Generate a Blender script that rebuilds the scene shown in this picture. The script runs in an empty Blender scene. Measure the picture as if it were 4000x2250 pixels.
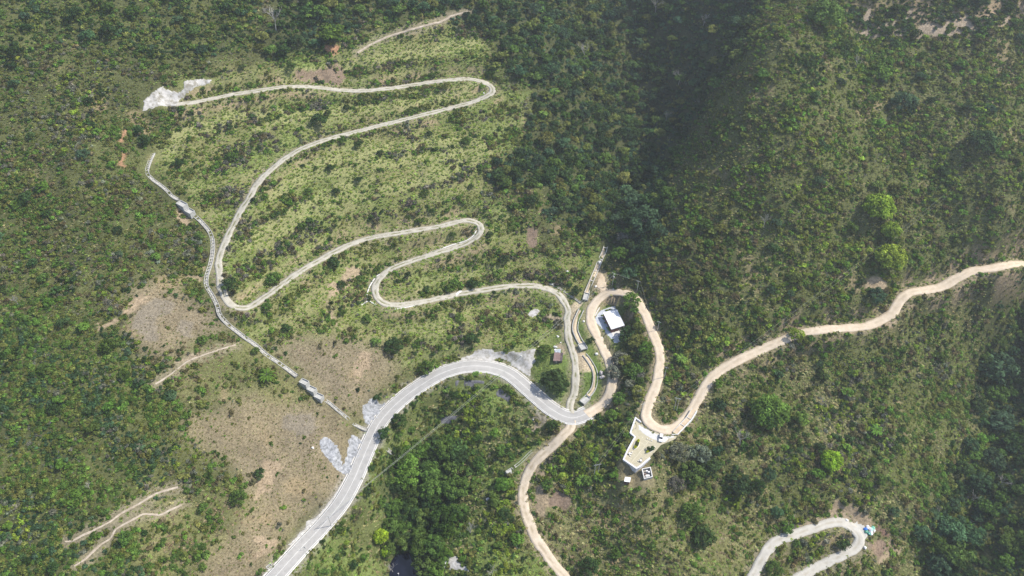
import bpy, bmesh, math, random
import numpy as np
from mathutils import Vector, Matrix, Quaternion
rad = math.radians
random.seed(7); RNG = np.random.default_rng(7)
SC = bpy.context.scene
COL = SC.collection

# ------------------------------------------------------------------ camera, sky, sun, exposure
CAM_H = 320.0; PITCH = 45.0; FPX = 3080.0          # photo pixels (4000 x 2250)
cam_d = bpy.data.cameras.new("camera"); cam = bpy.data.objects.new("camera", cam_d); COL.objects.link(cam)
cam.location = (0, 0, CAM_H); cam.rotation_euler = (rad(90 - PITCH), 0, 0)
cam_d.sensor_width = 36; cam_d.lens = 36 * FPX / 4000; cam_d.clip_start = 1; cam_d.clip_end = 12000
SC.camera = cam
SUN_AZ, SUN_EL = 78.0, 52.0
HAZE = 0.00020
w = bpy.data.worlds.new("World"); SC.world = w; w.use_nodes = True
nt = w.node_tree; bg = nt.nodes["Background"]
sky = nt.nodes.new("ShaderNodeTexSky"); sky.sky_type = 'NISHITA'; sky.sun_disc = False
sky.sun_elevation = rad(SUN_EL); sky.sun_rotation = rad(SUN_AZ); sky.air_density = 1.0; sky.dust_density = 1.5
nt.links.new(sky.outputs[0], bg.inputs[0]); bg.inputs[1].default_value = 0.135
sl = bpy.data.lights.new("sun", 'SUN'); sl.energy = 4.0; sl.angle = rad(0.5); sl.color = (1.0, 0.94, 0.83)
so = bpy.data.objects.new("sun", sl); COL.objects.link(so)
sdir = Vector((math.cos(rad(SUN_EL)) * math.sin(rad(SUN_AZ)), math.cos(rad(SUN_EL)) * math.cos(rad(SUN_AZ)), math.sin(rad(SUN_EL))))
so.rotation_euler = (-sdir).to_track_quat('-Z', 'Y').to_euler(); so.location = (300, 200, 500)
SC.view_settings.view_transform = 'Standard'; SC.view_settings.look = 'None'; SC.view_settings.gamma = 1
SC.view_settings.exposure = 0.62
SC.cycles.max_bounces = 5; SC.cycles.diffuse_bounces = 2; SC.cycles.transmission_bounces = 3; SC.cycles.volume_bounces = 0

# ------------------------------------------------------------------ numeric helpers
CP, SP = math.cos(rad(PITCH)), math.sin(rad(PITCH))
def ray(u, v):
    a = (np.asarray(u, float) - 2000) / FPX; b = (1125 - np.asarray(v, float)) / FPX
    d = np.stack([a, CP + b * SP, -SP + b * CP], -1)
    return d
def project(x, y, z):
    dz = z - CAM_H
    dep = y * CP - dz * SP; up = y * SP + dz * CP
    return 2000 + FPX * x / dep, 1125 - FPX * up / dep
_perm = np.random.default_rng(3).random((256, 256))
def vnoise(x, y):
    xi = np.floor(x).astype(int); yi = np.floor(y).astype(int); fx = x - xi; fy = y - yi
    fx = fx * fx * (3 - 2 * fx); fy = fy * fy * (3 - 2 * fy)
    g = lambda i, j: _perm[i % 256, j % 256]
    return (g(xi, yi) * (1 - fx) + g(xi + 1, yi) * fx) * (1 - fy) + (g(xi, yi + 1) * (1 - fx) + g(xi + 1, yi + 1) * fx) * fy
def fbm(x, y, o=4, s=0.0):
    x = np.asarray(x, float) + s * 17.3; y = np.asarray(y, float) + s * 9.1
    t = 0; a = 0.5; n = 0
    for k in range(o):
        t = t + a * vnoise(x, y); n += a; a *= 0.55; x = x * 2.03 + 11.7; y = y * 2.03 + 5.3
    return t / n
def inpoly(u, v, poly):
    u = np.asarray(u, float); v = np.asarray(v, float)
    r = np.zeros(u.shape, bool); n = len(poly)
    for i in range(n):
        x1, y1 = poly[i]; x2, y2 = poly[(i + 1) % n]
        if y1 == y2: continue
        c = ((y1 > v) != (y2 > v)) & (u < (x2 - x1) * (v - y1) / (y2 - y1) + x1)
        r ^= c
    return r
def crop(ou, ov, f, pts): return [(ou + p[0] * f, ov + p[1] * f) for p in pts]
def sstep(t): t = np.clip(t, 0, 1); return t * t * (3 - 2 * t)

# ------------------------------------------------------------------ terrain: heights at photo points, thin-plate surface
CTRL = [  # u, v, z
 (-500,2500,26),(0,2250,26),(500,2250,16),(900,2250,4),(1078,2250,-2),(1300,2250,-16),(1600,2210,-27),(1900,2250,-22),(2200,2250,-19),(2600,2250,-17),(2950,2250,-21),(3300,2250,-27),(3700,2280,-43),(4000,2250,-28),(4500,2300,-10),
 (0,1950,34),(500,1950,25),(900,1950,12),(1150,1900,5),(1360,1920,-1),(1500,1950,-14),(1650,2000,-24),(1900,2000,-17),(2050,1950,-13),(2400,2000,-9),(2800,1980,-13),(3200,1980,-15),(3340,2060,-20),(3600,1980,-24),(3780,1950,-38),(4050,1950,-22),
 (0,1700,42),(500,1700,35),(900,1700,21),(1200,1700,10),(1350,1720,5),(1450,1720,1),(1600,1760,-13),(1750,1820,-19),(2000,1780,-9),(2235,1633,0),(2350,1750,-4),(2480,1680,4),(2520,1780,5),(2505,1890,3.5),(2440,1900,1.5),(2650,1680,6),(2800,1750,-1),(3000,1650,4),(3400,1700,-5),(3650,1700,-11),(3880,1600,-30),(4150,1650,-14),
 (0,1450,52),(500,1450,45),(900,1450,32),(1200,1480,20),(1500,1480,9),(1528,1598,3),(1700,1471,4),(1860,1430,4),(1850,1580,-3),(2018,1482,2),(2247,1488,5),(2326,1479,4),(2395,1466,5),(2480,1450,7),(2570,1438,9),(2680,1520,7),(2776,1480,11),(3000,1350,16),(3000,1450,10),(3300,1500,5),(3650,1450,-2),(3900,1400,-19),(4150,1400,-4),
 (0,1200,60),(400,1200,55),(650,1250,47),(958,1203,40),(1200,1250,31),(1481,1172,23),(1700,1300,14),(1807,1146,18),(2050,1116,15),(2216,1243,10),(2306,1241,10),(2400,1250,11),(2430,1144,14),(2530,1256,12),(2700,1250,22),(3000,1200,28),(3311,1281,21),(3523,1164,26),(3750,1250,10),(3950,1200,-3),(4200,1150,14),(3740,1086,30),(4000,1032,33),
 (0,900,76),(400,900,70),(740,820,62),(880,950,53),(1100,950,47),(1400,950,37),(1673,998,28),(1880,898,32),(2100,880,32),(2290,950,24),(2366,963,21),(2450,1000,23),(2600,950,36),(2900,900,46),(3300,900,48),(3700,850,50),(4100,850,50),
 (0,650,90),(400,650,83),(600,598,76),(1000,725,64),(1400,700,56),(1800,650,50),(2100,680,42),(2300,760,27),(2450,760,25),(2560,700,30),(2760,650,61),(3100,650,72),(3600,600,68),(4100,600,66),
 (0,400,106),(400,400,97),(700,400,88),(1100,340,82),(1500,345,75),(1900,350,68),(2200,420,56),(2450,500,35),(2560,480,33),(2680,420,49),(2900,330,91),(2830,420,80),(3300,350,91),(3700,350,88),(4100,350,84),
 (0,150,122),(500,150,112),(1000,150,99),(1400,120,94),(1800,90,88),(2150,180,75),(2400,220,56),(2520,250,50),(2740,150,74),(3000,120,113),(3400,100,105),(3800,100,108),(4200,100,104),
 (0,-150,146),(600,-150,134),(1200,-150,120),(1800,-150,110),(2350,-120,88),(2800,-150,108),(3300,-150,126),(4000,-150,132),(-500,500,110),(-500,1200,74),(-500,1800,46),(-500,-150,152),(4600,-150,120),(4600,600,74),
]
C = np.array(CTRL, float); dd = ray(C[:, 0], C[:, 1]); tt = (C[:, 2] - CAM_H) / dd[:, 2]
cx, cy, cz = dd[:, 0] * tt, dd[:, 1] * tt, C[:, 2]
S = 100.0
def phi(r2): return 0.5 * r2 * np.log(r2 + 1e-12)
X = np.stack([cx, cy], 1) / S; n = len(X)
K = phi(((X[:, None] - X[None]) ** 2).sum(-1)) + np.eye(n) * 0.004
Pm = np.concatenate([np.ones((n, 1)), X], 1)
A = np.block([[K, Pm], [Pm.T, np.zeros((3, 3))]])
sol = np.linalg.solve(A, np.concatenate([cz, np.zeros(3)]))
def rbf(x, y):
    q = np.stack([x.ravel(), y.ravel()], 1) / S; out = np.zeros(len(q))
    for i in range(0, len(q), 20000):
        s_ = q[i:i + 20000]; r2 = ((s_[:, None] - X[None]) ** 2).sum(-1)
        out[i:i + 20000] = phi(r2) @ sol[:n] + sol[n] + s_ @ sol[n + 1:]
    return out.reshape(x.shape)
GS = 1.5
GX = np.arange(-465, 465.1, GS); GY = np.arange(105, 690.1, GS)
gx, gy = np.meshgrid(GX, GY, indexing='ij')
cxs = np.arange(-465, 471, 6.0); cys = np.arange(105, 697, 6.0); c1, c2 = np.meshgrid(cxs, cys, indexing='ij')
zc = rbf(c1, c2)
# damp thin-plate extrapolation outside the control points
def bil(arr, x0, y0, st, x, y):
    fx = np.clip((x - x0) / st, 0, arr.shape[0] - 1.001); fy = np.clip((y - y0) / st, 0, arr.shape[1] - 1.001)
    i = fx.astype(int); j = fy.astype(int); fx = fx - i; fy = fy - j
    return (arr[i, j] * (1 - fx) + arr[i + 1, j] * fx) * (1 - fy) + (arr[i, j + 1] * (1 - fx) + arr[i + 1, j + 1] * fx) * fy
Z = bil(zc, -465, 105, 6.0, gx, gy)
Z = np.clip(Z, -60, 260)
Z += (fbm(gx / 42, gy / 42, 4, 1) - 0.5) * 11 + (fbm(gx / 9, gy / 9, 3, 2) - 0.5) * 1.8
def zt(x, y): return bil(Z, GX[0], GY[0], GS, np.asarray(x, float), np.asarray(y, float))
def hit(u, v):
    u = np.atleast_1d(np.asarray(u, float)); v = np.atleast_1d(np.asarray(v, float))
    d = ray(u, v); t = np.full(u.shape, 120.0); lo = t.copy(); done = np.zeros(u.shape, bool)
    for k in range(700):
        p = d * t[:, None]; below = (p[:, 2] + CAM_H) < zt(p[:, 0], p[:, 1])
        done |= below
        if done.all(): break
        lo = np.where(done, lo, t); t = np.where(done, t, t + 1.5)
    hi = t.copy()
    for k in range(16):
        m = (lo + hi) / 2; p = d * m[:, None]; b = (p[:, 2] + CAM_H) < zt(p[:, 0], p[:, 1])
        hi = np.where(b, m, hi); lo = np.where(b, lo, m)
    p = d * hi[:, None]; p[:, 2] += CAM_H
    return p
def P(u, v): return Vector(hit(u, v)[0])
def atz(u, v, z):
    d = ray(u, v); t = (z - CAM_H) / d[..., 2]
    return np.stack([d[..., 0] * t, d[..., 1] * t, np.broadcast_to(z, np.shape(t))], -1)

# ------------------------------------------------------------------ roads
def spline(pts, step):
    p = np.array(pts, float); q = np.vstack([2 * p[0] - p[1], p, 2 * p[-1] - p[-2]]); out = []
    for i in range(1, len(q) - 2):
        L = np.linalg.norm(q[i + 1] - q[i]); k = max(1, int(math.ceil(L / step)))
        for j in range(k):
            t = j / k; a, b, c, d = q[i - 1], q[i], q[i + 1], q[i + 2]
            out.append(0.5 * (2 * b + (c - a) * t + (2 * a - 5 * b + 4 * c - d) * t * t + (3 * b - a - 3 * c + d) * t ** 3))
    out.append(p[-1]); return np.array(out)
def smooth(a, k):
    if k < 1: return a
    p = np.pad(a, (k, k), mode='edge'); ker = np.hanning(2 * k + 3)[1:-1]; ker /= ker.sum()
    return np.convolve(p, ker, 'valid')
def resample(p, step):
    s = np.concatenate([[0], np.cumsum(np.linalg.norm(np.diff(p[:, :2], axis=0), axis=1))])
    m = max(2, int(s[-1] / step) + 1); q = np.linspace(0, s[-1], m)
    return np.stack([np.interp(q, s, p[:, k]) for k in range(3)], 1)
PAVED = [(800,2560),(900,2445),(1000,2335),(1078,2250),(1171,2147),(1259,2054),(1331,1966),(1383,1873),(1414,1800),(1450,1717),(1481,1655),(1528,1598),(1585,1547),(1637,1510),(1700,1471),(1755,1447),(1810,1433),(1866,1430),(1921,1436),(1976,1454),(2018,1482),(2059,1518),(2100,1554),(2142,1590),(2183,1616),(2204,1626),(2235,1633),(2268,1626),(2298,1612)]
DIRT = [(2290,1616),(2328,1590),(2362,1562),(2381,1532),(2392,1499),(2395,1466),(2386,1432),(2373,1397),(2356,1361),(2337,1322),(2324,1297),(2310,1266),(2306,1241),(2308,1216),(2320,1189),(2343,1164),(2372,1146),(2403,1141),(2434,1144),(2465,1152),(2490,1177),(2507,1207),(2518,1223),(2531,1256),(2545,1295),(2564,1335),(2577,1387),(2575,1438),(2564,1495),(2543,1552),(2525,1604),(2526,1634),(2549,1662),(2595,1679),(2647,1666),(2688,1624),(2719,1572),(2750,1521),(2776,1480),(2828,1438),(2906,1397),(2983,1361),(3067,1325),(3145,1299),(3233,1286),(3311,1281),(3388,1273),(3440,1252),(3481,1226),(3502,1195),(3523,1164),(3559,1141),(3621,1133),(3683,1118),(3740,1086),(3802,1058),(3880,1048),(3958,1030),(4010,1032),(4180,1050),(4340,1075)]
TRACK = [(2226,1610),(2229,1565),(2243,1526),(2247,1488),(2248,1449),(2246,1410),(2235,1369),(2224,1336),(2218,1306),(2216,1290),(2216,1243),(2218,1213),(2205,1182),(2182,1152),(2152,1133),(2113,1122),(2078,1116),(2000,1117),(1906,1130),(1807,1146),(1725,1164),(1647,1180),(1569,1190),(1518,1190),(1481,1172),(1466,1143),(1466,1112),(1487,1081),(1528,1050),(1595,1024),(1673,998),(1751,973),(1818,952),(1864,923),(1880,898),(1870,874),(1833,861),(1797,864),(1725,882),(1621,900),(1518,916),(1440,931),(1362,957),(1290,993),(1223,1030),(1155,1071),(1078,1128),(1000,1185),(958,1203),(911,1195),(880,1164),(862,1112),(857,1061),(857,1009),(875,957),(901,900),(932,838),(968,781),(1000,725),(1041,678),(1098,631),(1160,590),(1248,554),(1336,528),(1440,502),(1543,476),(1647,450),(1751,424),(1838,401),(1901,375),(1924,357),(1916,336),(1880,318),(1828,309),(1751,313),(1673,323),(1569,339),(1492,349),(1414,355),(1336,352),(1259,344),(1181,338),(1104,340),(1000,355),(906,370),(828,386),(751,401),(690,408)]
LOWER = [(2231,1645),(2223,1683),(2198,1710),(2162,1741),(2121,1774),(2091,1804),(2068,1835),(2055,1865),(2045,1904),(2041,1945),(2047,1985),(2057,2018),(2083,2080),(2114,2137),(2155,2194),(2202,2250),(2270,2325),(2350,2420),(2430,2540)]
LOOP = [(2830,2520),(2870,2410),(2905,2320),(2947,2240),(2973,2190),(3000,2145),(3041,2111),(3114,2085),(3186,2062),(3243,2043),(3290,2041),(3331,2064),(3357,2095),(3352,2126),(3321,2152),(3259,2183),(3197,2214),(3140,2245),(3050,2300),(2990,2380),(2960,2500)]
SPUR = [(2350,1160),(2349,1125),(2348,1095),(2347,1068)]
T1 = crop(0, 1500, .5176, [(1345,775),(1240,805),(1150,840),(1070,890),(940,960),(880,1000),(820,1045),(720,1095),(620,1140),(550,1180),(490,1190)])
T2 = crop(0, 1500, .5176, [(1370,910),(1280,950),(1210,985),(1090,980),(1030,1005),(940,1055),(870,1100),(830,1165),(740,1225),(640,1320),(560,1375)])
T3 = crop(1000, 0, .5176, [(760,395),(850,340),(990,275),(1080,245),(1200,210),(1290,185),(1400,155),(1480,115),(1600,85)])
T4 = crop(0, 750, .5176, [(1780,1150),(1650,1190),(1520,1235),(1420,1275),(1340,1335),(1280,1380),(1170,1449)])
ROADS = {}
def solve_road(key, pix, sm):
    uv = spline(pix, 6.0); p = hit(uv[:, 0], uv[:, 1])
    for it in range(2):
        z = smooth(p[:, 2], sm); p = atz(uv[:, 0], uv[:, 1], z)
    return resample(p, 1.0)
for key, pix, wd, sm in (('paved', PAVED, 8.6, 18), ('dirt', DIRT, 5.2, 12), ('track', TRACK, 4.4, 14), ('lower', LOWER, 4.8, 10), ('loop', LOOP, 4.6, 10), ('spur', SPUR, 5.0, 3), ('t1', T1, 1.5, 2), ('t2', T2, 1.5, 2), ('t3', T3, 2.2, 3), ('t4', T4, 1.4, 2)):
    ROADS[key] = [solve_road(key, pix, sm), wd]
for key in ('dirt', 'track', 'lower'):       # junctions meet the paved road at its height
    p = ROADS[key][0]; q = ROADS['paved'][0]
    for i in range(min(22, len(p))):
        d = np.hypot(q[:, 0] - p[i, 0], q[:, 1] - p[i, 1]); wgt = 1 - sstep((i - 6) / 16)
        p[i, 2] = p[i, 2] * (1 - wgt) + (q[d.argmin(), 2]) * wgt
DM = np.full(Z.shape, 1e3); ZR = Z.copy(); WB = np.full(Z.shape, 7.0)   # distance outside the road edge, road height, blend width
RD = np.full(Z.shape, 1e3); RK = np.zeros(Z.shape, int)
for ki, (key, (p, wd)) in enumerate(ROADS.items()):
    foot = key[0] == 't' and key != 'track'
    R = 14 if not foot else 6
    for x, y, z in p:
        i0 = int((x - R - GX[0]) / GS); i1 = int((x + R - GX[0]) / GS) + 2; j0 = int((y - R - GY[0]) / GS); j1 = int((y + R - GY[0]) / GS) + 2
        i0 = max(i0, 0); j0 = max(j0, 0)
        if i1 <= i0 or j1 <= j0: continue
        sl_ = (slice(i0, i1), slice(j0, j1))
        d = np.hypot(gx[sl_] - x, gy[sl_] - y) - wd / 2
        m = d < RD[sl_]; RD[sl_] = np.where(m, d, RD[sl_]); RK[sl_] = np.where(m, ki, RK[sl_])
        if not foot:
            m = d < DM[sl_]; DM[sl_] = np.where(m, d, DM[sl_]); ZR[sl_] = np.where(m, z, ZR[sl_])
Z = ZR - .14 * (1 - sstep((DM + .2) / .9)) + (Z - ZR) * sstep((DM - 1.5) / 5.5)
PADS = []   # polygons flattened to one height (pixel polygon, height or None = mean)
PLAZA = crop(2400, 1560, .2761, [(305,255),(380,320),(470,420),(560,480),(680,515),(880,520),(960,470),(900,560),(760,640),(640,720),(560,790),(480,850),(320,975),(130,850),(200,640),(275,530),(220,470)])
def pad(pix, z=None, blend=4.0, dz=0.0):
    global Z
    q = hit([p[0] for p in pix], [p[1] for p in pix])
    if z is None: z = float(q[:, 2].mean()) + dz
    q = atz(np.array([p[0] for p in pix], float), np.array([p[1] for p in pix], float), z)
    c0 = q[:, :2].min(0) - blend - 4; c1_ = q[:, :2].max(0) + blend + 4
    i0, i1 = int((c0[0] - GX[0]) / GS), int((c1_[0] - GX[0]) / GS) + 2; j0, j1 = int((c0[1] - GY[0]) / GS), int((c1_[1] - GY[0]) / GS) + 2
    sl_ = (slice(max(i0, 0), i1), slice(max(j0, 0), j1)); x = gx[sl_]; y = gy[sl_]
    d = np.full(x.shape, 1e9); m = len(q)
    for k in range(m):
        a = q[k, :2]; b = q[(k + 1) % m, :2]; e = b - a
        t = np.clip(((x - a[0]) * e[0] + (y - a[1]) * e[1]) / (e @ e + 1e-9), 0, 1)
        d = np.minimum(d, np.hypot(x - a[0] - t * e[0], y - a[1] - t * e[1]))
    d = np.where(inpoly(x, y, [tuple(k[:2]) for k in q]), 0, d)
    wgt = 1 - sstep((d - 1.0) / blend)
    wgt = np.where(DM[sl_] < .3, 0, wgt)
    Z[sl_] = Z[sl_] * (1 - wgt) + z * wgt
    return z
def roadz(key, u, v):
    p = ROADS[key][0]; uu, vv = project(p[:, 0], p[:, 1], p[:, 2]); return float(p[np.hypot(uu - u, vv - v).argmin(), 2])
Z_PLAZA = pad(PLAZA, roadz('dirt', 2600, 1680) + 0.2, 4.0)
YARD = crop(2200, 1100, .207, [(690,540),(980,450),(1020,530),(1170,820),(1150,1000),(1130,1100),(1000,1190),(890,1080),(800,980),(720,880),(590,760),(600,660)])
Z_YARD = pad(YARD, roadz('dirt', 2310, 1266) - 0.1, 5.0)
SHACK = [(2158,1352),(2200,1352),(2204,1412),(2152,1412)]
Z_SHACK = pad(SHACK, None, 4.0)
YARD2 = crop(2400, 1560, .2761, [(385,985),(510,960),(545,1100),(410,1150)])
Z_YARD2 = pad(YARD2, None, 3.0)
PUMP = crop(2400, 1560, .2761, [(130,1090),(240,1090),(235,1200),(130,1190)])
Z_PUMP = pad(PUMP, None, 3.0)
POND = crop(1400, 1650, .4141, [(430,1235),(480,1225),(500,1290),(520,1350),(600,1345),(610,1400),(580,1480),(600,1600),(420,1620),(290,1480),(300,1330),(350,1250)])
Z_POND = pad(POND, None, 6.0, -1.5); 
for p_ in POND: pass
_q = hit([p[0] for p in POND], [p[1] for p in POND])
SLAB = crop(1400, 1650, .4141, [(835,1250),(930,1260),(960,1330),(1050,1360),(1040,1400),(860,1400)])

# ------------------------------------------------------------------ zones (photo polygons -> ground cover kinds)
ZN = {}
ZLIST = []
def zone(name, poly): ZLIST.append((name, poly))
zone('mixed', [(-2000,-2000),(6000,-2000),(6000,5000),(-2000,5000)])
zone('left', [(-900,-900),(1000,-900),(1000,250),(720,420),(640,560),(600,700),(800,900),(850,1100),(1000,1300),(900,1550),(780,2250),(780,3900),(-900,3900)])
zone('leftlow', [(-900,1150),(250,1250),(520,1330),(560,1450),(680,1520),(700,1700),(620,1900),(650,2100),(700,3900),(-900,3900)])
zone('leftgap', [(560,1950),(900,1880),(960,2050),(780,2260),(780,3000),(600,3000),(520,2200)])
zone('topleft', [(-900,-900),(1000,-900),(1000,200),(700,260),(400,180),(0,200),(-900,300)])
zone('right', [(3100,-900),(4900,-900),(4900,1000),(3700,1060),(3400,1240),(3000,1300),(2750,1450),(2600,1350),(2550,1200),(2500,1080),(2600,960),(2640,800),(2700,560),(2850,320),(2950,120)])
zone('rightlow', [(2700,1500),(3000,1400),(3400,1310),(3600,1180),(4900,1060),(4900,3900),(2200,3900),(2060,2100),(2060,1880),(2200,1750),(2450,1900),(2650,1800)])
zone('rows', [(2090,1850),(2400,1950),(2700,1960),(2950,1960),(2990,2060),(2900,2400),(2300,2400),(2080,2050)])
zone('centre', [(700,430),(560,400),(800,290),(1100,220),(1500,130),(1850,60),(1950,300),(2060,350),(2080,420),(2000,560),(1880,700),(1950,800),(2050,880),(2080,1000),(2350,960),(2300,1150),(2210,1160),(2150,1400),(2000,1380),(1700,1420),(1550,1440),(1480,1330),(1250,1330),(1100,1320),(950,1290),(870,1150),(840,950),(700,760),(620,600)])
zone('gully', [(1000,-900),(3100,-900),(2950,100),(2850,280),(2720,480),(2640,620),(2600,760),(2640,900),(2560,1000),(2480,1060),(2390,980),(2330,900),(2150,860),(2080,720),(1950,760),(1900,700),(2050,520),(2090,360),(1950,280),(1880,80),(1500,60),(1350,150),(1250,220),(1050,230)])
zone('olive', [(2480,1080),(2600,940),(2700,880),(2850,900),(2900,1050),(2850,1250),(2650,1350),(2580,1250)])
zone('plantation', [(3300,20),(4900,-100),(4900,110),(3900,130),(3350,150)])
zone('ravine', [(3900,1120),(4900,1060),(4900,3900),(3700,3900),(3640,2150),(3650,1950),(3800,1750),(3820,1500),(3850,1250)])
zone('below', [(1400,1950),(1480,1700),(1550,1600),(1700,1500),(1900,1480),(2000,1530),(2150,1640),(2200,1680),(2060,1820),(2010,1950),(2050,2080),(2200,2300),(1050,2300),(1250,2100)])
zone('pondwood', [(1520,1780),(1650,1700),(1830,1700),(1830,1980),(1760,2100),(1700,2300),(1560,2300),(1520,2150),(1480,1900)])
zone('dry', [(700,1620),(950,1550),(1100,1530),(1250,1560),(1430,1690),(1330,1900),(1150,2080),(1000,2250),(960,3900),(780,3900),(770,2200),(960,2000),(900,1800),(830,1760),(730,1720)])
zone('dry', [(1050,1320),(1200,1310),(1480,1330),(1560,1440),(1480,1540),(1430,1640),(1300,1580),(1180,1480),(1080,1400)])
zone('dry', [(480,1150),(620,1080),(800,1180),(900,1290),(760,1350),(650,1420),(500,1300)])
zone('drygreen', [(1000,1320),(1080,1400),(1180,1490),(1250,1560),(900,1560),(680,1560),(650,1450),(780,1350)])
zone('verge', [(2225,1180),(2380,1160),(2440,1200),(2420,1400),(2330,1600),(2255,1600),(2262,1400)])
zone('verge', [(2080,1420),(2150,1300),(2210,1300),(2240,1500),(2215,1590),(2100,1540)])
zone('eastwood', [(2440,1320),(2500,1260),(2555,1400),(2540,1580),(2440,1620),(2410,1560),(2415,1440),(2440,1400)])
zone('south', [(2290,1640),(2480,1600),(2470,1660),(2430,1800),(2400,1900),(2250,1880),(2130,1800),(2250,1700)])
zone('mown', crop(2400, 1560, .2761, [(130,870),(320,985),(470,890),(600,1050),(620,1260),(300,1280),(120,1230),(20,1050),(40,920)]))
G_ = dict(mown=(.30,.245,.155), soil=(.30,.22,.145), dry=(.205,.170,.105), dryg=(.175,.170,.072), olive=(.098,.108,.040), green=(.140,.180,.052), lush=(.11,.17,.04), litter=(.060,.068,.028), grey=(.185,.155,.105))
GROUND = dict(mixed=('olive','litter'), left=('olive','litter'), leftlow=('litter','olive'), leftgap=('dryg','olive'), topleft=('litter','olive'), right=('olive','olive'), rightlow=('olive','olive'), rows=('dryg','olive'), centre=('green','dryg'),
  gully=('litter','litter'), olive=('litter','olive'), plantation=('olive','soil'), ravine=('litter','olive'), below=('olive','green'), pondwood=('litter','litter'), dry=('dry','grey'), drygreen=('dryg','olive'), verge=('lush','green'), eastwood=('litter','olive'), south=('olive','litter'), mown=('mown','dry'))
KINDS = list(GROUND)
def zonemap(x, y, z, warp=38):
    u, v = project(x, y, z)
    n1 = (fbm(x / 14, y / 14, 3, 5) - .5) * 2.6 * warp; n2 = (fbm(x / 14, y / 14, 3, 6) - .5) * 2.6 * warp
    r = np.zeros(np.shape(x), int)
    for nme, poly in ZLIST:
        wv = 0.25 if nme in ('verge', 'mown', 'eastwood') else 1
        r = np.where(inpoly(u + n1 * wv, v + n2 * wv, poly), KINDS.index(nme), r)
    return r
# level grassy benches left by old terraces
BENCH = [[(1000,510),(1155,455),(1260,440),(1518,414),(1725,373),(1854,350)], [(673,538),(776,502),(854,476),(932,455),(1090,430)], [(1130,700),(1259,637),(1414,616),(1518,580),(1673,559),(1880,549)], [(1078,921),(1207,843),(1311,786),(1414,760),(1700,690),(1900,600)], [(1060,760),(1200,690),(1330,672),(1500,640),(1700,612),(1900,580)], [(1100,300),(1300,270),(1500,230),(1700,200),(1850,170)], [(960,960),(1090,860),(1250,770),(1450,700)]]
BN = np.full(Z.shape, 99.0)
for bl in BENCH:
    uv_ = spline(bl, 8.0); q_ = hit(uv_[:, 0], uv_[:, 1])
    for x_, y_, z_ in q_:
        i0 = int((x_ - 6 - GX[0]) / GS); j0 = int((y_ - 6 - GY[0]) / GS); s2_ = (slice(max(i0, 0), i0 + 10), slice(max(j0, 0), j0 + 10))
        BN[s2_] = np.minimum(BN[s2_], np.hypot(gx[s2_] - x_, gy[s2_] - y_))
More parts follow.
